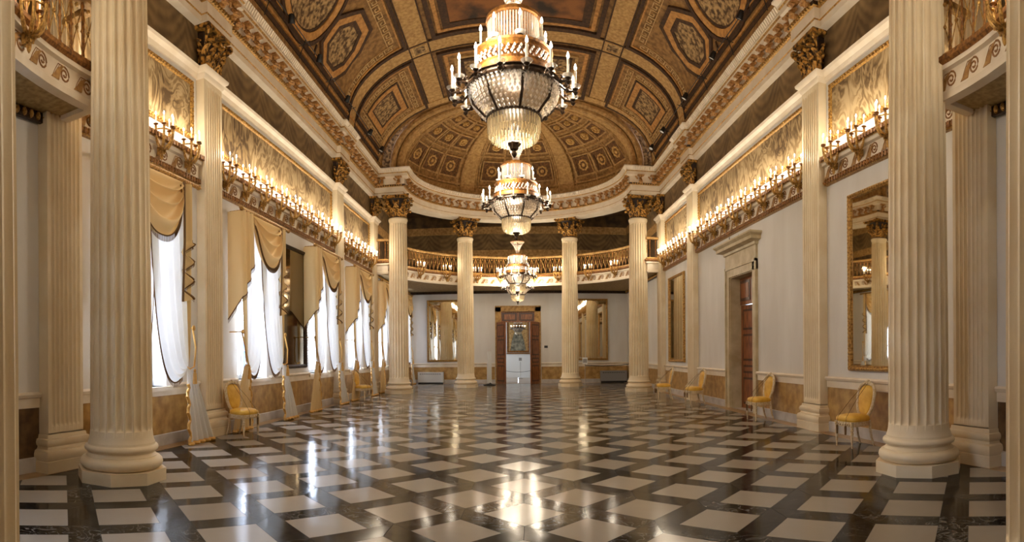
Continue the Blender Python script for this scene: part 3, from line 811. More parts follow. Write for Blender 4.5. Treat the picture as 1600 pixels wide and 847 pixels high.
def capital_mesh():
    mb = MB(); R = .34
    mb.lathe([(R, -.02), (R+.03, .0), (R+.03, .03), (R-.01, .05), (R-.02, .4), (R+.04, .62), (R+.12, .74)], 24, 1)
    for k in range(8):
        a = 2*PI*k/8+PI/8; leaf(mb, .3, .36, .13, rotz(a) @ Matrix.Translation((R-.01, 0, .03)))
        a = 2*PI*k/8; leaf(mb, .3, .58, .19, rotz(a) @ Matrix.Translation((R-.015, 0, .05)))
    for k in range(4):
        a = PI/4+k*PI/2
        volute(mb, rotz(a) @ Matrix.Translation((R+.2, 0, .66)), .1)
        for s in (-1, 1): volute(mb, rotz(k*PI/2+s*.22) @ Matrix.Translation((R+.1, 0, .62)), .065)
        leaf(mb, .2, .3, .12, rotz(a) @ Matrix.Translation((R+.02, 0, .4)))
        mb.ball((math.cos(k*PI/2)*(R+.19), math.sin(k*PI/2)*(R+.19), .79), .065, 8, 5, 0)
    # abacus with concave sides
    P = []
    for k in range(4):
        for t in range(7):
            u = -1+2*t/6; ext = .6 if abs(u) == 1 else 0
            d = .42+.1*u*u; l = .5*u
            a = k*PI/2; P.append((d*math.cos(a)-l*math.sin(a), d*math.sin(a)+l*math.cos(a)))
    mb.prism(P, .76, .81); mb.prism([(x*1.06, y*1.06) for x, y in P], .81, .87)
    return mb.mesh('capital', ['capital', 'capdark'], ang=50)
def fluted_mesh():
    mb = MB(); nf = 22; us = (-1, -.86, -.8, -.5, 0, .5, .8, .86)
    zb, zt = .62, 6.72
    zs = [.47, .5, .54, .62, .626, .64, .66, .69, .72]+[.72+(6.62-.72)*k/8 for k in range(1, 8)]+[6.62, 6.65, 6.68, 6.7, 6.714, 6.72, 6.76]
    def rad(z): t = max(0, (z-.5)/6.4); return .398-.05*t**1.6
    V = []; n = nf*len(us)
    for z in zs:
        h = .05; e = min(z-zb, zt-z)
        k = 0 if e <= 0 else (1 if e >= 2*h else math.sqrt(max(0, 1-(1-e/(2*h))**2)))
        r0 = rad(z)+(.03*(1-(z-.47)/.15)**2 if z < .62 else 0)
        for f in range(nf):
            for u in us:
                a = 2*PI*(f+.5+u/2)/nf
                d = .048*k*math.sqrt(max(0, 1-(u/.86)**2))
                r = r0-d; V.append((r*math.cos(a), r*math.sin(a), z))
    F = []
    for j in range(len(zs)-1):
        for i in range(n): F.append((j*n+i, j*n+(i+1) % n, (j+1)*n+(i+1) % n, (j+1)*n+i))
    mb.add(V, F)
    mb.lathe([(.346, 6.74), (.355, 6.79), (.375, 6.84), (.385, 6.87), (.385, 6.9), (.37, 6.935), (.34, 6.94)], 40)
    return mb.mesh('shaft', 'stone', ang=50)
def column_base_mesh():
    mb = MB(); P = []
    def tor(z, R, r, n=7): return [(R+r*math.cos(-PI/2+PI*k/(n-1)), z+r*math.sin(-PI/2+PI*k/(n-1))) for k in range(n)]
    P = [(.3, .15)]+tor(.225, .455, .075)+[(.455, .31), (.43, .33), (.425, .345), (.44, .365)]+tor(.405, .435, .04)+[(.43, .455), (.43, .475), (.3, .475)]
    mb.lathe(P, 48, cap=False)
    return mb.mesh('base', 'stone', ang=40)
mb = MB(); mb.lathe([(.575, 0), (.575, .15)], 8, a0=PI/8, a1=PI/8+2*PI); PL_ME = mb.mesh('plinth', 'stone', False)
CAP_ME, SH_ME, CB_ME = capital_mesh(), fluted_mesh(), column_base_mesh()
def column(x, y, rz, label):
    t = thing('fluted_column', label, 'column', (x, y, 0), rz, 'free-standing fluted columns', 'thing')
    put('plinth', PL_ME, t, rz=PI/4*round(0)); put('base', CB_ME, t); put('shaft', SH_ME, t); put('capital', CAP_ME, t, (0, 0, 6.93))
    return t
column(-4.68, 5.72, .07, 'large fluted cream column on octagonal plinth, nearest on the window side')
column(4.83, 5.84, -.02, 'large fluted cream column on octagonal plinth, nearest on the doorway side')
column(-2.42, 1.55, 0, 'fluted cream column cut by the left edge of the photo')
column(2.42, 1.63, 0, 'fluted cream column cut by the right edge of the photo')
column(-4.72, 22.6, 0, 'far fluted column at the left corner of the apse, beside the curtains')
column(4.84, 22.9, 0, 'far fluted column at the right corner of the apse, beside the chairs')
column(-2.44, 26.9, PI/6, 'slender-looking far column standing left of the end doorway')
column(2.44, 27.05, -PI/6, 'slender-looking far column standing right of the end doorway')

# ------------------------------------------------------------------ pilasters (built on plane x = 0 facing +x)
def pil_shaft():
    mb = MB(); w = .34; d = PD; nf = 7; pts = [(0, -w), (d-.01, -w), (d, -w+.01)]
    zs = [.5, .6, .62, .64, .68, .72, 6.6, 6.66, 6.7, 6.72, 6.84]
    V = []; us = (-.8, -.72, -.4, 0, .4, .72, .8); p = 2*(w-.05)/nf
    for z in zs:
        e = min(z-.6, 6.72-z); k = 0 if e <= 0 else min(1, math.sqrt(max(0, 1-(1-min(1, e/.1))**2)))
        row = [(0, -w), (d, -w)]
        for f in range(nf):
            for u in us: row.append((d-.03*k*math.sqrt(max(0, 1-(u/.8)**2)), -w+.05+p*(f+.5+u/2)))
        row += [(d, w), (0, w)]; V += [(a, b, z) for a, b in row]
    n = len(row); F = []
    for j in range(len(zs)-1):
        for i in range(n-1): F.append((j*n+i, j*n+i+1, (j+1)*n+i+1, (j+1)*n+i))
    mb.add(V, F)
    return mb.mesh('shaft', 'stone', ang=40)
def pil_base():
    mb = MB(); path = [(0, .35), (PD, .35), (PD, -.35), (0, -.35)]
    path = path[::-1]
    pr = [(0, 0), (-.1, 0), (-.1, .15), (-.09, .16), (-.105, .2), (-.105, .25), (-.09, .29), (-.05, .31), (-.04, .34), (-.06, .36), (-.07, .4), (-.055, .44), (-.03, .45), (-.02, .5), (0, .5)]
    mb.sweep(path, pr); mb.box((0, -.34, .0), (PD, .34, .52))
    return mb.mesh('base', 'stone', ang=40)
def pil_ledge():
    mb = MB(); path = [(0, -.34), (PD, -.34), (PD, .34), (0, .34)]
    mb.sweep(path, [(0, 6.8), (-.03, 6.84), (-.04, 6.9), (-.1, 6.95), (-.11, 7.0), (0, 7.0)]); mb.box((0, -.34, 6.8), (PD, .34, 6.995))
    return mb.mesh('ledge', 'trim', ang=40)
def pil_capital():
    mb = MB(); mb.box((0, -.3, .0), (PD-.03, .3, .72), 1)
    F = [(PD-.03, y, 0) for y in (-.21, 0, .21)]
    for p in F: leaf(mb, .24, .36, .12, Matrix.Translation(p))
    for p in [(PD-.04, y, .03) for y in (-.3, -.1, .1, .3)]: leaf(mb, .24, .55, .17, Matrix.Translation(p))
    for s in (-1, 1):
        leaf(mb, .16, .36, .1, rotz(s*PI/2, (.1, s*.3, 0))); leaf(mb, .16, .56, .14, rotz(s*PI/2, (.11, s*.29, .02)))
        volute(mb, rotz(s*PI/4, (PD+.13, s*.42, .64)), .1); volute(mb, rotz(0, (PD+.08, s*.12, .62)), .07)
    mb.ball((PD+.1, 0, .75), .06, 8, 5)
    mb.box((0, -.42, .73), (PD+.16, .42, .8))
    return mb.mesh('capital', ['capital', 'capdark'], ang=50)
PS, PB, PLG, PC = pil_shaft(), pil_base(), pil_ledge(), pil_capital()
PN = ['nearest, behind the large column', 'between the near bay and the long middle bay', 'between the long middle bay and the far bay', 'at the corner of the far apse']
for side in (-1, 1):
    for k, y in enumerate(PIL[side]):
        t = thing('fluted_pilaster', 'fluted flat pilaster on the %s wall, %s' % (('window', 'doorway')[side > 0], PN[k]), 'pilaster', (side*(W-.003), y, 0), 0 if side < 0 else PI, 'wall pilasters', 'thing')
        for nm, me_ in (('base', PB), ('shaft', PS), ('ledge', PLG)): put(nm, me_, t)
        put('capital', PC, t, (0, 0, 7.0))

# ------------------------------------------------------------------ painted panels in gilt frames above the frieze band
def frame_loop(mb, y0, y1, z0, z1, prof, mi=0):
    """moulding round a rectangle on the plane x = 0, facing +x; prof: (inset, height) closed polygon"""
    C = [(y0, z0, 1, 1), (y1, z0, -1, 1), (y1, z1, -1, -1), (y0, z1, 1, -1)]; n = len(prof); V = []
    for y, z, a, b in C: V += [(h, y+a*i, z+b*i) for i, h in prof]
    F = []
    for k in range(4):
        for i in range(n): F.append((k*n+i, k*n+(i+1) % n, ((k+1) % 4)*n+(i+1) % n, ((k+1) % 4)*n+i))
    mb.add(V, F, mi)
FP = [(0, 0), (0, .03), (.02, .05), (.05, .035), (.08, .05), (.1, .02), (.1, 0)]
BN = {1: 'near', 2: 'long middle', 3: 'far'}
for side in (-1, 1):
    for bi, (a, b) in enumerate(bays(side)):
        if bi in (0, 4): continue
        yc, h = (a+b)/2, (b-a)/2-.12
        t = thing('painted_panel', 'wide painted figure panel in gilt frame, %s bay of the %s wall' % (BN[bi], ('window', 'doorway')[side > 0]), 'wall panel', (side*(W-.001), yc, 5.6), 0 if side < 0 else PI, 'painted panels above the sconces')
        mb = MB(); frame_loop(mb, -h, h, 0, 1.12, FP)
        for q in range(int(2*h/.09)):
            for z in (.05, 1.07): mb.ball((.045, -h+.05+q*.09, z), .03, 6, 4, 0)
        for q in range(12):
            for y in (-h+.05, h-.05): mb.ball((.045, y, .08+q*.09), .03, 6, 4, 0)
        mb.build('frame', 'gold', t)
        mb = MB(); mb.box((0, -h+.08, .08), (.015, h-.08, 1.04)); mb.build('painting', 'relief', t, smooth=False)

# ------------------------------------------------------------------ balconies behind the apse columns
def balcony(yc, ye, sg, r, label):
    t = thing('balcony', label, 'balcony', (0, yc, 0), 0, None, 'thing')
    n = 48; ca = math.atan2(abs(ye-yc)-.03, W-.03); ang = sorted([PI*k/n for k in range(n+1)]+[ca, PI-ca])
    def pt(a, rr, z): return (rr*math.cos(a), sg*rr*math.sin(a), z)
    def outp(a, z):
        dx, dy = math.cos(a), math.sin(a); q = min((W-.03)/abs(dx) if abs(dx) > 1e-6 else 1e9, (abs(ye-yc)-.03)/abs(dy) if abs(dy) > 1e-6 else 1e9)
        return (dx*q, sg*dy*q, z)
    mb = MB()
    for z in (4.84, 5.18):
        for a0, a1 in zip(ang, ang[1:]): mb.add([pt(a0, r, z), pt(a1, r, z), outp(a1, z), outp(a0, z)], [(0, 1, 2, 3)])
    for a0, a1 in zip(ang, ang[1:]): mb.add([outp(a0, 4.84), outp(a1, 4.84), outp(a1, 5.18), outp(a0, 5.18)], [(0, 1, 2, 3)])
    mb.build('slab', 'balsoffit', t, smooth=False)
    mb = MB()
    pr = [(0, 4.78), (.04, 4.78), (.05, 4.86), (.03, 4.88), (.03, 5.13), (.09, 5.14), (.09, 5.2), (.13, 5.24), (.13, 5.3), (.03, 5.33), (-.1, 5.33), (-.1, 4.78)]
    P = [(W-.2, 0)]+[pt(PI*k/n, r, 0)[:2] for k in range(n+1)]+[(-W+.2, 0)]
    if sg < 0: P = P[::-1]
    mb.sweep([(p[0], p[1]) for p in P], pr, mats=[0, 0, 0, 0, 0, 0, 1, 1, 1, 0, 0, 0])
    fa = mb.build('fascia', ['trim', 'goldbright'], t, ang=30)
    mb = MB(); ns = int(PI*r/.45)
    for k in range(ns):
        a = PI*(k+.5)/ns; p = pt(a, r-.033, 4.9)
        X = rotz(math.atan2(-p[1], -p[0]), p); mb.add(scrolls.v, scrolls.f, 0, X); mb.m[-len(scrolls.f):] = scrolls.m
    mb.build('scroll_ornament', ['scroll', 'scrollline'], fa)
    # balustrade
    mb = MB(); mb.sweep(P, [(-.06, 6.1), (.06, 6.1), (.07, 6.15), (.05, 6.19), (-.05, 6.19), (-.07, 6.15)]); mb.build('handrail', 'tan', t)
    mb = MB(); mb.sweep(P, [(-.03, 5.33), (.04, 5.33), (.04, 5.38), (-.03, 5.38)]); mb.build('bottom_rail', 'gold', t)
    bal = MB(); bal.lathe([(.018, 5.36), (.026, 5.4), (.018, 5.44), (.016, 5.7), (.03, 5.73), (.016, 5.76), (.016, 6.0), (.028, 6.05), (.02, 6.1)], 8)
    bme = bal.mesh('baluster', 'goldbright'); nb = int(PI*r/.225)
    lat = MB()
    for k in range(1, nb):
        a = PI*k/nb; p = pt(a, r, 0); put('baluster', bme, t, p)
    for x in (5.26, 5.5):
        for s in (-1, 1): put('baluster', bme, t, (s*x, 0, 0))
    for k in range(nb):
        a0, a1 = PI*k/nb, PI*(k+1)/nb; am = (a0+a1)/2
        lat.tube([pt(a0, r, 5.42), pt(am, r, 5.74), pt(a1, r, 6.06)], .008, 4); lat.tube([pt(a1, r, 5.42), pt(am, r, 5.74), pt(a0, r, 6.06)], .008, 4)
        p = pt(am, r, 5.74); lat.ball(p, .028, 6, 4); lat.ball(pt(am, r, 6.03), .03, 6, 4)
    lat.build('lattice', 'gold', t)
    mb = MB(); m_ = 60
    for k in range(m_): 
        x = -W+.1+(2*W-.2)*(k+.5)/m_; mb.ball((x, ye-yc-sg*.05, 4.77), .06, 6, 4, 1, (.9, .9, 1.2))
    mb.box((-W+.04, ye-yc-sg*.04, 4.7), (W-.04, ye-yc-sg*.1, 4.835))
    for s in (-1, 1): 
        mb.box((s*(W-.04), 0, 4.7), (s*(W-.1), ye-yc-sg*.04, 4.835))
        for k in range(64): mb.ball((s*(W-.1), (ye-yc)*(k+.5)/64, 4.77), .05, 6, 4, 1, (1, .8, 1.2))
    mb.build('egg_moulding', ['bronze', 'gold'], t)
    return t
R_BAL = 5.18
balcony(YB, YF, 1, R_BAL, 'curved balcony with gilt balustrade behind the far columns')
balcony(YA, YN, -1, 5.07, 'curved balcony with scroll fascia overhead at both photo edges')

# ------------------------------------------------------------------ mirrors
def mirror(side, yc, w, z0, z1, label, old=False, far=None):
    loc, rz = ((side*(W-.002), yc, z0), 0 if side < 0 else PI) if far is None else ((far, YF-.002, z0), -PI/2)
    t = thing('wall_mirror', label, 'mirror', loc, rz, 'tall gilt-framed mirrors')
    h = z1-z0; mb = MB(); frame_loop(mb, -w/2, w/2, 0, h, [(0, 0), (0, .04), (.02, .07), (.05, .075), (.075, .05), (.085, .055), (.1, .03), (.1, 0)])
    n = int(w/.07)
    for k in range(n):
        for z in (.04, h-.04): mb.ball((.065, -w/2+.05+k*(w-.1)/max(1, n-1), z), .026, 6, 4, 0, (.8, 1.1, .8))
    n = int(h/.07)
    for k in range(n):
        for y in (-w/2+.04, w/2-.04): mb.ball((.065, y, .05+k*(h-.1)/max(1, n-1)), .026, 6, 4, 0, (.8, .8, 1.1))
    mb.build('frame', 'bronze' if old else 'gold', t)
    mb = MB(); mb.box((.0, -w/2+.09, .09), (.022, w/2-.09, h-.09)); mb.build('glass', 'mirrorold' if old else 'mirror', t, smooth=False)
mirror(1, 7.85, 2.25, 1.2, 4.42, 'tall gilt-framed mirror on the doorway wall, nearest, half behind the large column')
mirror(1, 20.55, 2.1, 1.2, 4.42, 'narrow-looking gilt-framed mirror on the doorway wall, beside the far chairs')
mirror(-1, 14.2, 1.7, 1.2, 4.4, 'dark aged mirror hanging between two curtained windows', True)
mirror(0, 0, 2.15, 1.14, 4.4, 'gilt mirror on the end wall, left of the end doorway', far=-3.72)
mirror(0, 0, 2.15, 1.18, 4.42, 'gilt mirror on the end wall, right of the end doorway', far=3.66)

# ------------------------------------------------------------------ windows and daylight
for k, y in enumerate(WIN+WINX):
    t = bpy.data.objects.new('window_%d' % (k+1), None); COL.objects.link(t); t.location = (-W-.36, y, WZ0); struct(t)
    H = WZ1-WZ0; mb = MB()
    frame_loop(mb, -WW, WW, 0, H, [(0, -.04), (0, .05), (.09, .05), (.09, -.04)])
    mb.box((-.03, -.05, 0), (.06, .05, H)); mb.box((-.03, -WW, H*.62), (.05, WW, H*.62+.07))
    for z in (H*.2, H*.41, H*.81): mb.box((-.01, -WW, z), (.03, WW, z+.03))
    mb.build('frame', 'white', t, smooth=False)
    mb = MB(); mb.box((0, -WW+.05, .05), (.006, WW-.05, H-.05)); mb.build('pane', 'pane', t, smooth=False)
    mb = MB(); mb.box((.02, -WW-.1, -.08), (.43, WW+.1, .0)); mb.box((.36, -WW-.12, -.16), (.4, WW+.12, -.08)); mb.build('sill', 'trim', t, smooth=False)
    ld = bpy.data.lights.new('daylight', 'AREA'); ld.shape = 'RECTANGLE'; ld.size = 2*WW; ld.size_y = H; ld.cycles.is_portal = True
    lo = bpy.data.objects.new('daylight', ld); COL.objects.link(lo); lo.location = (-W-.52, y, (WZ0+WZ1)/2); lo.rotation_euler = (0, -PI/2, 0)
# the house across the street, seen through the panes
t = thing('building', 'pale building with blue shutters seen through the windows', 'building', (-16, 14, -6))
mb = MB(); mb.box((-1, -22, 0), (0, 22, 9.4)); mb.build('facade', 'facade', t, smooth=False)
mb = MB()
for k in range(14):
    for z in (2.0, 6.2):
        y = -20.5+k*3.1; mb.box((0, y-.95, z), (.06, y-.45, z+2.2)); mb.box((0, y+.45, z), (.06, y+.95, z+2.2))
        for q in range(16): mb.box((.06, y-.93, z+.1+q*.13), (.09, y-.47, z+.16+q*.13)); mb.box((.06, y+.47, z+.1+q*.13), (.09, y+.93, z+.16+q*.13))
mb.build('shutter', 'shutter', t, smooth=False)['kind'] = 'stuff'

# ------------------------------------------------------------------ doors
def panel_leaf(mb, w, h, rows, mi=0, mj=1):
    """a panelled door leaf, hinge at the origin, spanning +y, thickness along x"""
    mb.box((-.025, 0, 0), (.025, w, h), mi)
    for z0, z1 in rows:
        for s in (-1, 1):
            mb.box((s*.025, .1, z0*h), (s*.03, w-.1, z1*h), mj)
            mb.box((s*.025, .15, z0*h+.06), (s*.042, w-.15, z1*h-.06), mi)
t = bpy.data.objects.new('door_1', None); COL.objects.link(t); t.location = (W, DOOR_Y, 0); t.rotation_euler = (0, 0, PI); struct(t)
mb = MB(); h = DOOR_H
for s in (-1, 1):
    mb.box((0, s*h, 0), (.05, s*(h+.26), DOOR_Z+.26)); mb.box((.05, s*(h+.2), 0), (.08, s*(h+.27), DOOR_Z+.27)); mb.box((-.45, s*(h-.02), 0), (.01, s*(h+.005), DOOR_Z))
mb.box((0, -h-.26, DOOR_Z), (.05, h+.26, DOOR_Z+.26)); mb.box((.05, -h-.27, DOOR_Z+.2), (.08, h+.27, DOOR_Z+.27)); mb.box((-.45, -h, DOOR_Z-.02), (.01, h, DOOR_Z+.005))
mb.build('casing', 'doorstone', t, smooth=False)
mb = MB(); mb.box((0, -h-.26, DOOR_Z+.27), (.06, h+.26, DOOR_Z+.62))
mb.sweep([(0, h+.26), (.06, h+.26), (.06, -h-.26), (0, -h-.26)], [(0, DOOR_Z+.6), (.04, DOOR_Z+.62), (.05, DOOR_Z+.68), (.2, DOOR_Z+.72), (.2, DOOR_Z+.8), (.27, DOOR_Z+.86), (.27, DOOR_Z+.9), (0, DOOR_Z+.9)])
mb.box((0, -h-.26, DOOR_Z+.6), (.06, h+.26, DOOR_Z+.9))
mb.build('hood', 'doorstone', t, ang=30)
mb = MB(); mb.box((-.34, -h, 2.86), (-.28, h, DOOR_Z)); 
for s in (-1, 1): mb.box((-.28, s*.06, 2.96), (-.26, s*(h-.08), DOOR_Z-.1), 1); mb.box((-.26, s*.14, 3.04), (-.25, s*(h-.16), DOOR_Z-.18), 0)
mb.build('transom', ['wood', 'wooddark'], t, smooth=False)
rows = ((.04, .3), (.34, .42), (.46, .72), (.76, .96))
for s, a in ((-1, .16), (1, .03)):
    lf = MB(); panel_leaf(lf, h-.04, 2.85, rows); o = lf.build('door_leaf', ['wood', 'wooddark'], t, smooth=False, loc=(-.33, s*(h-.025), 0)); 
    if s > 0: o.scale = (1, -1, 1)
    o.rotation_euler = (0, 0, (a if s < 0 else -a))
    kn = MB(); kn.ball((.06, h-.1, 1.05), .03, 8, 6); kn.tube([(.02, h-.1, 1.05), (.06, h-.1, 1.05)], .012, 6); kn.build('knob', 'goldbright', o)
# the room beyond the side door
mb = MB(); X0 = W+.45
for a, b in (((X0, 11, -.1), (X0+4, 18, 0)), ((X0, 11, 4.2), (X0+4, 18, 4.3)), ((X0+4, 11, 0), (X0+4.1, 18, 4.2)), ((X0, 10.9, 0), (X0+4, 11, 4.2)), ((X0, 18, 0), (X0+4, 18.1, 4.2))): mb.box(a, b)
struct(mb.build('wall_beyond', 'plaster', smooth=False))
ld = bpy.data.lights.new('side_room_daylight', 'AREA'); ld.shape = 'RECTANGLE'; ld.size = 1.2; ld.size_y = 2.4; ld.energy = 60; ld.color = (.55, .75, 1)
lo = bpy.data.objects.new('side_room_daylight', ld); COL.objects.link(lo); lo.location = (X0+2, 17.9, 2.2); lo.rotation_euler = (PI/2, 0, 0)
# end doorway
t = bpy.data.objects.new('door_2', None); COL.objects.link(t); t.location = (0, YF, 0); t.rotation_euler = (0, 0, -PI/2); struct(t)
mb = MB(); h = FD_H
for s in (-1, 1):
    mb.box((0, s*h, 0), (.06, s*(h+.29), FD_Z+.3)); mb.box((-.4, s*(h-.02), 0), (.01, s*(h+.005), FD_Z))
mb.box((0, -h-.29, FD_Z), (.06, h+.29, FD_Z+.3)); mb.box((.06, -h-.29, FD_Z+.24), (.1, h+.29, FD_Z+.3))
mb.build('casing', 'tan', t, smooth=False)
mb = MB(); mb.box((-.16, -h, 3.2), (-.1, h, FD_Z))
for s in (-1, 1): mb.box((-.1, s*.05, 3.27), (-.08, s*(h-.06), FD_Z-.06), 1); mb.box((-.08, s*.16, 3.34), (-.06, s*(h-.17), FD_Z-.14), 0)
mb.build('transom', ['wood', 'wooddark'], t, smooth=False)
for s in (-1, 1):
    lf = MB(); panel_leaf(lf, h-.01, 3.18, rows); o = lf.build('door_leaf', ['wood', 'wooddark'], t, smooth=False, loc=(.12, s*(h+.2), 0))
    if s > 0: o.scale = (1, -1, 1)
    o.rotation_euler = (0, 0, -1.02 if s < 0 else 1.02)
    kn = MB(); kn.ball((.06, h-.1, 1.05), .03, 8, 6); kn.tube([(.02, h-.1, 1.05), (.06, h-.1, 1.05)], .012, 6); kn.build('knob', 'goldbright', o)
# throne room beyond the end doorway
mb = MB(); Y0, Y1 = YF+.4, YF+7
for a, b in (((-3.4, Y0, 5), (3.4, Y1, 5.1)), ((-3.4, Y1, 0), (3.4, Y1+.1, 5)), ((-3.5, Y0, 0), (-3.4, Y1, 5)), ((3.4, Y0, 0), (3.5, Y1, 5))): mb.box(a, b)
w2 = struct(mb.build('wall_back', 'white', smooth=False))
mb = MB()
for i in range(8):
    for j in range(9): mb.box((-3.4+i*.85, Y0+j*.74, -.05), (-3.4+i*.85+.84, Y0+j*.74+.73, 0), (i+j) % 2)
o = struct(mb.build('floor_beyond', ['skirt', 'border'], smooth=False))
mb = MB(); mb.box((-.9, Y0-.4, -.05), (.9, Y0, .001)); struct(mb.build('floor_threshold', 'border', smooth=False))
t = thing('portrait', 'tall framed portrait seen through the end doorway', 'painting', (0, Y1-.01, 1.62), -PI/2)
mb = MB(); frame_loop(mb, -.72, .72, 0, 2.1, [(0, 0), (0, .06), (.05, .08), (.09, .05), (.12, .02), (.12, 0)]); mb.box((0, -.75, -.1), (.05, .75, -.02)); mb.build('frame', 'goldbright', t)
mb = MB(); mb.box((0, -.62, .1), (.015, .62, 2.0)); mb.build('canvas', 'tan', t, smooth=False)
mb = MB(); mb.prism([(-.5, .12), (.5, .12), (.4, .7), (.2, 1.35), (.12, 1.5), (.15, 1.65), (.08, 1.8), (-.08, 1.8), (-.15, 1.65), (-.12, 1.5), (-.22, 1.35), (-.42, .7)], .015, .02, 0, 'x'); mb.build('painted_sitter', 'canvas', t, smooth=False)
ld = bpy.data.lights.new('far_room_daylight', 'AREA'); ld.shape = 'RECTANGLE'; ld.size = 1.4; ld.size_y = 2.4; ld.energy = 40; ld.color = (.86, .92, 1)
lo = bpy.data.objects.new('far_room_daylight', ld); COL.objects.link(lo); lo.location = (-3.36, YF+4, 2.2); lo.rotation_euler = (0, -PI/2, 0)
# ------------------------------------------------------------------ candle sconces
def lathe_me(name, prof, m_, n=10, ang=40):
    mb = MB(); mb.lathe(prof, n); return mb.mesh(name, m_, ang=ang)
CANDLE = lathe_me('candle', [(.0115, 0), (.0115, .145), (.006, .15)], 'wax', 8)
FLAME = lathe_me('flame', [(.004, 0), (.011, .012), (.0135, .024), (.009, .042), (.001, .062)], 'flame', 8, 180)
CUP = lathe_me('cup', [(.012, -.05), (.024, -.035), (.016, -.02), (.026, -.005), (.044, .004), (.044, .012), (.014, .014)], 'goldbright', 12)
def horn(th, R, H):
    P = []; dx, dy = math.cos(th), math.sin(th)
    for k in range(9):
        t = k/8
        r = R*(math.sin(t*PI*.5)**.8); z = H*(t**1.7)-.02*math.sin(t*PI)
        P.append((.07+dx*r, dy*r, z))
    return P
def sconce_proto():
    t = thing('candle_sconce', 'x', 'sconce')
    mb = MB()
    mb.lathe([(.005, -.2), (.022, -.17), (.032, -.12), (.025, -.1), (.045, -.06), (.052, -.02), (.036, .0), (.042, .03), (.025, .05)], 12, 0, (.07, 0, 0), rmod=lambda a, z: 1+.1*math.cos(6*a))
    mb.box((0, -.04, -.1), (.05, .04, .03))
    for k in range(5): 
        a = -PI/2+PI*k/4; leaf(mb, .06, .1, .04, Matrix.Translation((.07+.04*math.cos(a), .04*math.sin(a), -.09)) @ Matrix.Rotation(a, 4, 'Z'))
    mb.build('bracket', 'gold', t)
    for k, (th, R, H) in enumerate(((-1.45, .2, .3), (-.75, .2, .3), (0, .22, .27), (.75, .2, .3), (1.45, .2, .3))):
        P = horn(th, R, H); a = MB(); a.tube(P, [.018, .025, .028, .027, .025, .022, .02, .02, .024], 8)
        arm = a.build('arm', 'gold', t)
        e = P[-1]; put('cup', CUP, arm, (e[0], e[1], e[2]+.045))
        c = put('candle', CANDLE, t, (e[0], e[1], e[2]+.055)); put('flame', FLAME, c, (0, 0, .148))
    mb = MB(); mb.tube([(.07+.19*math.cos(a), .19*math.sin(a), .27) for a in [-1.45+2.9*k/10 for k in range(11)]], .012, 6); mb.ball((.29, 0, .2), .025, 8, 6, 0, (1, 1, 1.4)); mb.build('tie_bar', 'gold', t)
    ld = bpy.data.lights.new('sconce_light', 'POINT'); ld.energy = SCONCE_W; ld.color = WARM; ld.shadow_soft_size = .06
    lo = bpy.data.objects.new('sconce_light', ld); COL.objects.link(lo); lo.parent = t; lo.location = (.3, 0, .6)
    return t
SC = None
def sconce(loc, rz, label, group):
    global SC
    if SC is None:
        SC = sconce_proto(); t = SC; t.location = loc; t.rotation_euler = (0, 0, rz); t['label'] = label; t['group'] = group
    else: t = copy_thing(SC, loc, rz, label, group)
    return t
ZS = 5.06
for side in (-1, 1):
    wn = ('window', 'doorway')[side > 0]
    for bi, (a, b) in enumerate(bays(side)):
        if bi in (0, 4): continue
        Y = [b-.5-.85*k for k in range(4)][::-1] if bi == 1 else ([a+.22+(b-a-.44)*k/8 for k in range(9)] if bi == 2 else [a+.25+(b-a-.5)*k/4 for k in range(5)])
        for k, y in enumerate(Y):
            sconce((side*(W-.09), y, ZS), 0 if side < 0 else PI, 'gilt five-candle sconce, %s from the near end of the %s bay, %s wall' % (ORD[k], BN[bi], wn), 'sconces along the %s wall' % wn)
for k, a in enumerate([14, 32, 50, 68, 81, 99, 112, 130, 148, 166]):
    an = math.radians(a); r = R_BAL-.05
    sconce((r*math.cos(an), YB+r*math.sin(an), ZS+.02), an+PI, 'gilt candle sconce on the far curved balcony front, %s from the right' % ORD[k], 'sconces on the far balcony')
for k, a in enumerate([197, 208, 332, 343]):
    an = math.radians(a); r = 5.02
    sconce((r*math.cos(an), YA+r*math.sin(an), ZS+.02), an+PI, 'gilt candle sconce on the overhead balcony front, %s edge of the photo, %s' % (('left', 'left', 'right', 'right')[k], ('further in', 'outermost', 'outermost', 'further in')[k]), 'sconces on the near balcony')

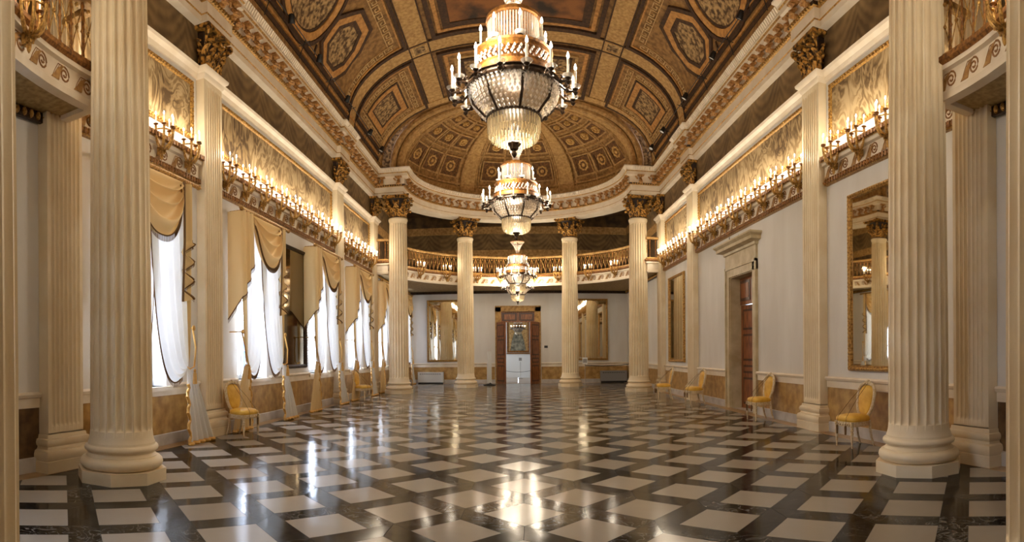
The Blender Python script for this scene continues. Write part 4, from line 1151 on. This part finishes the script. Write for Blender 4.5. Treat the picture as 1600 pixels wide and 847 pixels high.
# ------------------------------------------------------------------ chandeliers
BOB = lathe_me('glass_dish', [(.012, -.012), (.035, -.008), (.058, .008), (.066, .024), (.062, .024), (.05, .008), (.012, -.002)], 'bobeche', 14)
SCUP = lathe_me('socket', [(.008, -.07), (.02, -.06), (.03, -.04), (.014, -.03), (.022, -.015), (.036, -.002), (.03, .008), (.012, .01)], 'bronze', 10)
CCAN = lathe_me('candle', [(.0135, 0), (.0135, .2), (.008, .205)], 'wax', 8)
CFL = lathe_me('flame', [(.005, 0), (.014, .014), (.017, .03), (.011, .055), (.001, .08)], 'flame', 8, 180)
def chandelier_proto():
    t = thing('crystal_chandelier', 'x', 'chandelier')
    # heights below are metres above the tip of the finial
    mb = MB(); mb.lathe([(.004, 0), (.02, .02), (.03, .05), (.018, .08), (.045, .1), (.05, .13), (.07, .15), (.075, .17), (.03, .19)], 14, rmod=lambda a, z: 1+.12*math.cos(7*a)); mb.build('finial', 'bronze', t)
    cb = MB()
    # lower drum of hanging prisms
    for ring, (r, z0, z1) in enumerate(((.31, .3, .45), (.3, .24, .4), (.275, .2, .33), (.23, .17, .28), (.17, .15, .22))):
        n = int(r*150)
        for k in range(n):
            a = 2*PI*(k+.5*(ring % 2))/n; c = (r*math.cos(a), r*math.sin(a))
            cb.box((-.004, -.008, z0), (.004, .008, z1), 0, rotz(a, (c[0], c[1], 0)))
    cb.build('prism_drum', 'crystalwarm', t, smooth=False)['kind'] = 'stuff'
    rg = MB(); rg.lathe([(.3, .44), (.325, .445), (.33, .46), (.325, .475), (.3, .48)], 32); rg.lathe([(.51, .77), (.54, .775), (.55, .8), (.54, .83), (.56, .84), (.54, .86), (.5, .86)], 40, rmod=lambda a, z: 1+.012*math.cos(32*a))
    for k in range(8):
        a = 2*PI*k/8+.2; rg.tube([(.52*math.cos(a), .52*math.sin(a), .78), (.475*math.cos(a), .475*math.sin(a), .6), (.33*math.cos(a), .33*math.sin(a), .46)], .016, 6)
    rg.build('ring_frame', 'bronze', t)
    # bowl of crystal drops
    bw = MB()
    for j in range(8):
        v = j/7; r = .33+.19*math.sin(v*PI/2)**.9; z = .49+.28*v; n = int(r*110)
        for k in range(n): 
            a = 2*PI*(k+.5*(j % 2))/n; bw.bead((r*math.cos(a), r*math.sin(a), z), .021, .034)
    bw.build('crystal_bowl', 'crystal', t, smooth=False)['kind'] = 'stuff'
    lin_ = MB(); lin_.lathe([(.3, .47), (.42, .56), (.475, .66), (.49, .78)], 32, cap=False); lin_.build('bowl_lining', 'bowlcloth', t)
    # gilt band and second crystal tier
    gb = MB(); gb.lathe([(.47, .86), (.485, .88), (.47, .95), (.485, .97), (.44, .99)], 40, rmod=lambda a, z: 1+.01*math.cos(40*a)); gb.lathe([(.43, 1.1), (.45, 1.115), (.44, 1.17), (.455, 1.19), (.38, 1.21), (.3, 1.2)], 36, rmod=lambda a, z: 1+.012*math.cos(36*a)); gb.lathe([(.3, 1.56), (.325, 1.57), (.32, 1.61), (.28, 1.62)], 30); gb.build('gilt_band', 'goldbright', t)
    md = MB()
    for j in range(4):
        r = .462-.006*j; z = .99+.036*j; n = int(r*90)
        for k in range(n): a = 2*PI*(k+.5*(j % 2))/n; md.bead((r*math.cos(a), r*math.sin(a), z), .017, .026)
    md.build('crystal_band', 'crystal', t, smooth=False)['kind'] = 'stuff'
    up = MB()
    for k in range(56):
        a = 2*PI*k/56; up.box((-.004, -.008, 1.24), (.004, .008, 1.55), 0, rotz(a, (.3*math.cos(a), .3*math.sin(a), 0)))
    up.build('prism_tier', 'crystal', t, smooth=False)['kind'] = 'stuff'
    cw = MB()
    for k in range(30):
        a = 2*PI*k/30
        for j in range(11):
            v = j/10; r = .06+.2*v**1.8; z = 1.68+.42*v; cw.bead((r*math.cos(a), r*math.sin(a), z), .013, .024)
    cw.build('crystal_crown', 'crystal', t, smooth=False)['kind'] = 'stuff'
    cr_ = MB(); cr_.lathe([(.26, 2.1), (.28, 2.11), (.27, 2.14), (.25, 2.14)], 28); cr_.lathe([(.02, 1.6), (.03, 1.66), (.02, 1.7), (.02, 2.3), (.05, 2.33), (.02, 2.38)], 10); cr_.build('crown_ring', 'goldbright', t)
    # arms, dishes, candles
    def arms(n, r0, r1, z0, z1, ph):
        for k in range(n):
            a = 2*PI*(k+ph)/n; c, s = math.cos(a), math.sin(a)
            P = []
            for q in range(9):
                u = q/8; r = r0+(r1-r0)*u; z = z0-.07*math.sin(u*PI)+(z1-z0)*u**3
                P.append((r*c, r*s, z))
            m_ = MB(); m_.tube(P, .014, 6); m_.ball(P[4], .026, 7, 5); m_.tube([(P[3][0], P[3][1], P[3][2]), (P[5][0], P[5][1], P[5][2]+.05), (P[4][0], P[4][1], P[4][2]+.07)], .01, 5)
            arm = m_.build('arm', 'bronze', t)
            put('socket', SCUP, arm, (P[-1][0], P[-1][1], z1+.03)); put('glass_dish', BOB, arm, (P[-1][0], P[-1][1], z1+.042))
            cn = put('candle', CCAN, t, (P[-1][0], P[-1][1], z1+.04)); put('flame', CFL, cn, (0, 0, .203))
    arms(16, .53, .72, .82, .72, .5); arms(8, .42, .385, 1.15, 1.2, .25)
    ch = MB(); z = 2.36
    zt = 11.4-3.83
    while z < zt: 
        k = int(z*100) % 2; m_ = rotz(PI/2*round((z-2.36)/.11)); P = [(.022*math.cos(q), 0, z+.07+.07*math.sin(q)) for q in [2*PI*i/10 for i in range(10)]]; ch.tube([tuple(m_ @ Vector(p)) for p in P], .007, 5, closed=True); z += .11
    ch.lathe([(.02, zt-.25), (.14, zt-.12), (.16, zt-.02), (.02, zt)], 16); ch.build('chain', 'bronze', t)
    for x, y, z, e, r in ((0, 0, .68, .1, .15), (0, 0, .3, .05, .1), (.74, 0, 1.04, .24, .12), (-.37, .64, 1.04, .24, .12), (-.37, -.64, 1.04, .24, .12), (0, 0, 1.9, .03, .12)):  # inner lights have no candle, added to brighten the crystals; outer ones stand for candles
        ld = bpy.data.lights.new('chandelier_light', 'POINT'); ld.energy = CHAND_W*e; ld.color = WARM; ld.shadow_soft_size = r
        lo = bpy.data.objects.new('chandelier_light', ld); COL.objects.link(lo); lo.parent = t; lo.location = (x, y, z)
    return t
CH = chandelier_proto()
CL = ['large crystal chandelier nearest the camera, hanging highest in the photo', 'crystal chandelier hanging just below the nearest one, before the half dome', 'small-looking crystal chandelier before the balcony, upper of the two farthest', 'farthest crystal chandelier, lowest in the photo, above the end doorway', 'crystal chandelier added unseen over the camera to light the near columns']
for k, (x, y, z) in enumerate(((-.03, 6.75, 3.83), (-.02, 12.3, 3.95), (0, 22.8, 3.83), (0, 27.0, 3.83), (0, 1.35, 3.83))):
    if k == 0: CH.location = (x, y, z); CH['label'] = CL[0]; CH['group'] = 'chandeliers'
    else:
        c_ = copy_thing(CH, (x, y, z), .13*k, CL[k], 'chandeliers')
        if k == 4:       # chandelier added unseen for near light, dimmed to soften its floor reflection
            for o in c_.children:
                if o.type == 'LIGHT': o.data = o.data.copy(); o.data.energy *= .45

c_ = copy_thing(CH, (0, YF+3.2, 2.55), 0, 'small chandelier in the room seen through the end doorway', 'chandeliers'); c_.scale = (.6, .6, .6)
for o in list(c_.children):
    if o.type == 'LIGHT' or o.name.startswith('chain'): bpy.data.objects.remove(o)
mb = MB(); mb.tube([(0, 0, 2.3), (0, 0, 4.05)], .02, 6); mb.build('chain', 'bronze', c_)
# ------------------------------------------------------------------ curtained windows (local frame: x out of the wall, y along it, z up)
def fringe(mb, P, h, mi=0, n_=None):
    """hanging strands under a polyline P of 3-D points"""
    for a, b in zip(P, P[1:]):
        a = Vector(a); b = Vector(b); L = (b-a).length; n = max(1, int(L/.02))
        for k in range(n):
            p = a.lerp(b, (k+.5)/n); w_ = .006
            mb.add([(p.x, p.y-w_, p.z), (p.x, p.y+w_, p.z), (p.x+.004, p.y+w_*.8, p.z-h), (p.x+.004, p.y-w_*.8, p.z-h)], [(0, 1, 2, 3)], mi)
            mb.add([(p.x-w_, p.y, p.z), (p.x+w_, p.y, p.z), (p.x+w_*.8, p.y, p.z-h), (p.x-w_*.8, p.y, p.z-h)], [(0, 1, 2, 3)], mi)
    mb.tube(P, .012, 5, mi)
ZR = 4.56; HW = 1.2; ZT = 1.38; RO = .36
def rod_mesh():
    mb = MB(); mb.tube([(RO, -HW, ZR), (RO, HW, ZR)], .038, 10)
    for s in (-1, 1):
        mb.ball((RO, s*(HW+.03), ZR), .05, 10, 6); mb.tube([(RO, s*(HW+.06), ZR), (RO, s*(HW+.13), ZR)], [.03, .012], 8)
        mb.tube([(0, s*(HW-.12), ZR), (RO, s*(HW-.12), ZR)], .016, 6)
    for k in range(9): mb.ball((RO, -HW+.1+k*(2*HW-.2)/8, ZR), .036, 8, 5, 0, (1, .5, 1))
    return mb
def curtain_proto():
    out = []
    t = thing('curtain_rod', 'x', 'curtain rod'); rod_mesh().build('rod', 'gold', t); out.append(t)
    # valance: swag, long left tail with its return to the wall, zigzag cascade at the right
    t = thing('curtain_valance', 'x', 'valance'); mb = MB(); c = -.06; hw = .74
    def sw(u, v):
        a = 2*u-1; k = max(0, 1-abs(a)**2.3)**.62
        drop = (.06+1.0*k)*v
        fold = .1*math.sin(v**.8*26-1.2*k)*min(1, v*5)*k**.5
        return (RO+.03+.14*v*k+fold, c+a*hw*(1-.1*v*abs(a)), ZR-.05-drop+.03*math.sin(v*26)*k)
    mb.grid(sw, 31, 48); s_ = mb.build('swag', 'swagc', t, ang=180)
    f = MB(); fringe(f, [sw(k/30, 1) for k in range(31)], .1); f.build('swag_fringe', 'fringe', s_)['kind'] = 'stuff'
    mb = MB()
    def jb(u, v):
        if u < .42:
            q = u/.42; x, y, zb = .01+(RO-.01)*q, -HW+.0, 2.3+.45*q
        else:
            q = (u-.42)/.58; x, y, zb = RO+.03+.05*math.sin(q*2.5*2*PI)*(.5+.5*v), -HW+.44*q, 2.75+.75*q
        return (x, y, ZR-.03-(ZR-.03-zb)*v)
    mb.grid(jb, 44, 12); j = mb.build('left_tail', 'swagc', t, ang=180); f = MB(); fringe(f, [jb(k/43, 1) for k in range(44)], .09); f.build('tail_fringe', 'fringe', j)['kind'] = 'stuff'
    mb = MB(); f = MB()
    y0 = c+hw-.02
    def cs(u, v): # hanging cascade with a zigzag hem
        z = max(0, (v-.5)/.5); tri = abs(2*((z*3) % 1)-1) if z > 0 else 1
        return (RO+.03+.04*math.cos(u*9)*(1-z)+.06*u*math.cos(z*6*PI)*(z > 0), y0+u*(.34 if z == 0 else (.12+.24*tri)*(1-.25*z)), ZR-.04-2.05*v+.06*u*z)
    mb.grid(cs, 13, 60); j = mb.build('cascade', 'tail', t, ang=180)
    f.tube([cs(1, .46+.54*k/40) for k in range(41)], .024, 5); f.tube([cs(0, k/45) for k in range(46)], .022, 5); fringe(f, [cs(1, .5+.5*k/40) for k in range(41)], .06); f.build('cascade_fringe', 'fringe', j)['kind'] = 'stuff'; out.append(t)
    # two tied-back drapes
    for s in (-1, 1):
        t = thing('window_drape', 'x', 'curtain'); mb = MB(); ty = s*.93; o = .22 if s < 0 else .28
        def hang(u, v):
            # u from the outer edge to the inner edge; v from the rod to the tie
            T = Vector((o, s*(1.1-1.2*u), ZR-.08)); E = Vector((o+.06, ty-s*.02-s*.06*u, ZT-.06*u))
            Cc = Vector((o+.02, T.y*.94, ZT+1.0-2.15*u))
            p = T*(1-v)**2+Cc*2*v*(1-v)+E*v*v
            p.x += .06*math.sin(u*36+v*1.2)*(1-v)**.4*(.55+.45*v)+.04*u*math.sin(v*PI)
            return tuple(p)
        mb.grid(hang, 140, 30); mb.m = [1 if (i % 139) < 26 else 0 for i in range(len(mb.m))]; d = mb.build('drape', ['sheer', 'tail'], t, ang=180)
        f = MB(); fringe(f, [hang(1, k/30) for k in range(29)], .07); f.build('drape_fringe', 'fringe', d)['kind'] = 'stuff'
        mb = MB()
        def tl(u, v):
            w_ = .08+.33*v**.8; a = (2*u-1)
            return (o+.07+.05*v+.05*math.sin(u*4.5*2*PI)*(.35+.65*v), ty+s*.3*v+a*w_, ZT-.04-(ZT-.05)*v)
        mb.grid(tl, 46, 20); b_ = mb.build('gathered_tail', 'tail' if s < 0 else 'sheer', t, ang=180)
        f = MB(); f.tube([tl(k/45, .985) for k in range(46)], .035, 5)
        f.tube([tuple(Vector(tl(0 if s > 0 else 1, v/19))+Vector((.02, .035*math.sin(v*1.6), 0))) for v in range(4, 20)], .03, 5); f.build('tail_trim', 'swag', b_)
        mb = MB(); mb.tube([(.0, s*1.12, ZT+.66), (.3, s*1.12, ZT+.66)], .012, 6); mb.lathe([(.045, 0), (.05, .02), (.02, .035)], 12, X=Matrix.Translation((.3, s*1.12, ZT+.66)) @ Matrix.Rotation(PI/2, 4, 'Y'))
        mb.tube([(.29, s*1.12, ZT+.66), (o+.12, s*1.05, ZT+.3), (o+.14, ty+s*.03, ZT-.02), (o+.12, ty-s*.07, ZT-.06), (o+.02, ty-s*.05, ZT-.02)], .016, 6)
        mb.lathe([(.01, 0), (.026, -.03), (.018, -.06), (.032, -.08), (.042, -.26), (.0, -.27)], 10, c=(o+.16, ty+s*.02, ZT-.06)); mb.build('tieback', 'swag', t); out.append(t)
    return out
WL = ['nearest window, beside the large column', 'window in front of the near chair', 'window just past the dark mirror', 'window behind the far yellow chair', 'window half hidden by the far corner column', 'farthest window, behind the far corner column']
CP = None
for k, y in enumerate(WIN):
    L = ['gilt curtain rod above the '+WL[k], 'gold swag valance with fringe over the '+WL[k], 'tied-back white drape, camera-side half, at the '+WL[k], 'tied-back white drape, far-side half, at the '+WL[k]]
    G = ['curtain rods', 'curtain valances', 'window drapes', 'window drapes']
    loc = (-W+.02, y, 0)
    if CP is None:
        CP = curtain_proto()
        for o, l, g in zip(CP, L, G): o.location = loc; o['label'] = l; o['group'] = g
    else:
        for o, l, g in zip(CP, L, G): copy_thing(o, loc, 0, l, g)

# ------------------------------------------------------------------ chairs (facing +x, origin under the seat)
def chair_proto():
    t = thing('salon_chair', 'x', 'chair')
    fr = MB(); SH = .42
    def seat_out(k, n=28, s=1):
        a = 2*PI*k/n; x = math.cos(a); y = math.sin(a); e = .62
        px = math.copysign(abs(x)**e, x); py = math.copysign(abs(y)**e, y); return (.235*px*s, (.235+.03*px)*py*s)
    O = [seat_out(k) for k in range(28)]
    fr.prism(O, SH-.08, SH)
    for k in range(7): fr.ball((.24, -.18+.06*k, SH-.045), .022, 6, 4, 0, (.6, 1, .8))
    fr.build('seat_frame', 'chairwhite', t)
    cu = MB(); prof = [(1.0, SH), (1.05, SH+.025), (1.02, SH+.06), (.9, SH+.085), (.6, SH+.105), (.02, SH+.112)]
    V = []; n = 28
    for s_, z in prof: V += [(p[0], p[1], z) for p in [seat_out(k, n, s_) for k in range(n)]]
    cu.add(V, [(j*n+i, j*n+(i+1) % n, (j+1)*n+(i+1) % n, (j+1)*n+i) for j in range(len(prof)-1) for i in range(n)]); cu.build('seat_cushion', 'silk', t)
    for s in (-1, 1):
        lg = MB(); lg.lathe([(.012, 0), (.016, .02), (.012, .04), (.018, .1), (.026, .24), (.02, .26), (.032, .28), (.022, .3), (.03, .34), (.033, .42)], 12, c=(.2, s*.2, 0)); lg.build('front_leg', 'chairwhite', t)
        lg = MB(); lg.tube([(-.19, s*.17, SH), (-.2, s*.17, .3), (-.23, s*.175, .14), (-.28, s*.18, 0)], [.027, .024, .02, .017], 8); lg.build('rear_leg', 'chairwhite', t)
    # cartouche back: frame tube and padded panel, leaning back
    def lean(y, z): return (-.2-.2*(z-SH)*.9, y, z)
    C = []
    for k in range(40):
        a = 2*PI*k/40+PI/2; x = math.cos(a); y = math.sin(a)
        w_ = .2*(1+.1*math.cos(2*a+PI))*(1-.1*math.sin(a)*-1); 
        wy = (.2+.035*y)*math.copysign(abs(x)**.72, x); z = .735+.275*math.copysign(abs(y)**.8, y); C.append((wy, z))
    fr = MB(); fr.tube([lean(y, z) for y, z in C], .031, 8, closed=True)
    for s in (-1, 1): fr.tube([(-.19, s*.15, SH-.03), lean(s*.13, .5)], .022, 6)
    for s in (-1, 0, 1): fr.ball(lean(s*.06, 1.015+.025*(s == 0)), .04, 8, 5, 0, (.7, 1, .9))
    fr.build('back_frame', 'chairwhite', t)
    pd = MB(); n = 40; V = []; F = []
    for d, lev in ((.05, ((1, .0), (.9, .024), (.6, .036), (.02, .04))), ):
        for s_, h in lev: V += [(lean(y*s_, .73+(z-.73)*s_)[0]+h, y*s_, .73+(z-.73)*s_) for y, z in [(a*.86, .73+(b-.73)*.9) for a, b in C]]
        for s_, h in lev: V += [(lean(y*s_, .73+(z-.73)*s_)[0]-h*.6, y*s_, .73+(z-.73)*s_) for y, z in [(a*.86, .73+(b-.73)*.9) for a, b in C]]
    for b0 in (0, 4):
        for j in range(3): F += [((b0+j)*n+i, (b0+j)*n+(i+1) % n, (b0+j+1)*n+(i+1) % n, (b0+j+1)*n+i) for i in range(n)]
    pd.add(V, F); pd.build('back_pad', 'silk', t)
    cd_ = MB()
    for y0, y1 in ((-.03, -.1), (.03, .12)): cd_.tube([(-.29, y0, 1.03), (0, (y0+y1)/2, .77), (.255, y1, SH+.07), (.262, y1, SH-.06)], .0035, 5)
    for y in (-.1, .12): cd_.lathe([(.016, -.02), (.02, -.05), (.016, -.16), (.0, -.165)], 8, c=(.27, y, SH-.04))
    cd_.build('barrier_cord', 'cord', t)
    return t
CHR = chair_proto()
def face(x, y, z, w): pass
CHAIRS = [((5.19, 7.94), PI+.1, 'yellow silk chair nearest on the right, under the gilt mirror by the large column'),
          ((5.35, 12.12), PI+.1, 'yellow silk chair between the side doorway and the first right pilaster'),
          ((5.16, 16.48), PI+.1, 'yellow silk chair just beyond the side doorway'),
          ((4.77, 18.63), PI-.1, 'farthest yellow silk chair on the right, beside the far corner column'),
          ((-5.13, 9.97), -.28, 'yellow silk chair on the window side, nearest, before the second curtain'),
          ((-5.19, 18.84), -.28, 'yellow silk chair on the window side, far one, before the fourth curtain')]
for k, ((x, y), rz, l) in enumerate(CHAIRS):
    if k == 0: CHR.location = (x, y, .003); CHR.rotation_euler = (0, 0, rz); CHR['label'] = l; CHR['group'] = 'yellow chairs along the walls'
    else: copy_thing(CHR, (x, y, .003), rz, l, 'yellow chairs along the walls')

# ------------------------------------------------------------------ track lights over the cornice
for side in (-1, 1):
    wn = ('window', 'doorway')[side > 0]
    t = thing('lighting_cable', 'thin cable and rods for spotlights above the cornice, %s side' % wn, 'cable', (side*5.2, 0, 0))
    mb = MB(); mb.tube([(-side*.18, 6.5, 9.25), (-side*.18, 21.9, 9.25)], .012, 5); mb.build('cable', 'black', t)
    for k in range(8):
        y = 7.2+k*2.0; mb = MB(); mb.tube([(-side*.0, y, 8.82), (-side*.18, y, 9.25)], .012, 5); mb.tube([(-side*.0, y, 9.12), (-side*.3, y, 9.2)], .01, 5); mb.build('rod', 'black', t)
    SP = None
    for k, y in enumerate((10.6, 12.2, 14.1, 16.6, 19.3, 21.0)):
        lb = 'small black spotlight above the %s side cornice, %s from the near end' % (wn, ORD[k])
        if SP is None:
            SP = thing('spotlight', lb, 'spotlight', (side*4.98, y, 9.22), 0, 'cornice spotlights')
            X = Matrix.Rotation(.5, 4, 'X'); mb = MB(); mb.lathe([(.03, .1), (.06, .09), (.075, 0), (.085, -.09), (.08, -.1)], 14, X=X, cap=False); mb.lathe([(.03, .1), (.001, .11)], 14, X=X, cap=False); mb.build('housing', 'black', SP)
            mb = MB(); mb.lathe([(.078, -.085), (.001, -.08)], 14, X=X, cap=False); mb.build('lens', 'white', SP)
            mb = MB(); mb.tube([(0, 0, .1), (0, 0, .03)], .015, 6); mb.build('yoke', 'black', SP)
        else: copy_thing(SP, (side*4.98, y, 9.22), .4*k, lb, 'cornice spotlights')

# ------------------------------------------------------------------ small things
def radiator(x0, x1, y, z0, z1, m_, label):
    t = thing('radiator', label, 'radiator', ((x0+x1)/2, y, 0), 0, 'radiators on the end wall'); w_ = (x1-x0)/2
    mb = MB(); mb.box((-w_, -.16, z0), (w_, .12, z1)); mb.box((-w_-.01, -.17, z1), (w_+.01, .13, z1+.025)); mb.build('cabinet', m_, t, smooth=False)
    mb = MB(); mb.box((-w_+.02, -.14, 0), (w_-.02, .1, z0)); mb.build('plinth', 'black', t, smooth=False)
    mb = MB()
    for k in range(10): mb.box((-w_+.1+k*(2*w_-.2)/10, -.165, z1-.09), (-w_+.1+(k+.7)*(2*w_-.2)/10, -.16, z1-.06))
    mb.build('grille', 'black', t, smooth=False)
radiator(-5.25, -3.9, YF-.2, .07, .58, 'radiator', 'white box radiator against the end wall, left side')
radiator(4.3, 5.7, YF-.2, .09, .6, 'radiatorgrey', 'grey box radiator against the end wall, right side')
t = thing('banner_stand', 'tall white panel on a black foot leaning left of the end doorway', 'stand', (-1.42, 28.4, 0), 1.15)
mb = MB(); mb.box((-.2, -.03, .12), (.2, .03, 1.68)); mb.box((-.21, -.04, .1), (.21, .04, .14)); mb.build('panel', 'white', t, smooth=False)
mb = MB(); mb.lathe([(.3, 0), (.3, .03), (.12, .08), (.06, .13)], 20); mb.build('foot', 'black', t)
def stanchion(x, y, h, label):
    t = thing('sign_stand', label, 'stand', (x, y, 0), 0, 'small sign stands')
    mb = MB(); mb.lathe([(.16, 0), (.16, .02), (.03, .04), (.015, .06), (.015, h)], 16); mb.build('post', 'steel', t)
    mb = MB(); mb.box((-.12, -.015, h), (.12, .015, h+.3)); mb.build('sign', 'white', t, smooth=False)
    mb = MB(); mb.box((-.09, -.018, h+.06), (.09, -.015, h+.24)); mb.build('print', 'radiatorgrey', t, smooth=False)
stanchion(3.08, 26.6, 1.05, 'sign stand on a thin post beside the right end-wall radiator')
stanchion(.13, YF+5.4, 1.05, 'sign stand inside the room beyond the end doorway')
t = thing('barrier_rope', 'dark barrier rope from the sign stand towards the right wall', 'rope', (3.08, 26.6, 0))
mb = MB(); mb.tube([(0.02, 0, .98), (1.0, 1.2, .92), (2.0, 2.4, .92), (2.67, 3.2, .96)], .02, 6); mb.build('rope', 'black', t)
t = thing('rope_barrier', 'low rope barrier on short posts beyond the end doorway', 'barrier', (0, YF+5.1, 0))
for x in (-.9, .9): mb = MB(); mb.lathe([(.1, 0), (.1, .02), (.014, .03), (.014, .55), (.03, .57), (.0, .6)], 12, c=(x, 0, 0)); mb.build('post', 'black', t)
mb = MB(); mb.tube([(-.9+1.8*k/8, 0, .52-.1*math.sin(PI*k/8)) for k in range(9)], .012, 5); mb.build('rope', 'black', t)
t = thing('wall_switch', 'small dark switch plate on the end wall, right of the doorway', 'switch', (1.46, YF-.001, 1.9), -PI/2)
mb = MB(); mb.box((0, -.09, -.06), (.02, .09, .06)); mb.build('plate', 'black', t, smooth=False)
t = thing('exit_lamp', 'small white emergency lamp with wire above the side door hood', 'lamp', (W-.001, 14.55, 4.62), PI)
mb = MB(); mb.box((0, -.2, -.07), (.05, .2, .07)); mb.build('housing', 'white', t, smooth=False)
mb = MB(); mb.tube([(.01, -.2, 0), (.01, -.55, 0), (.01, -.55, .14)], .008, 5); mb.build('wire', 'black', t)
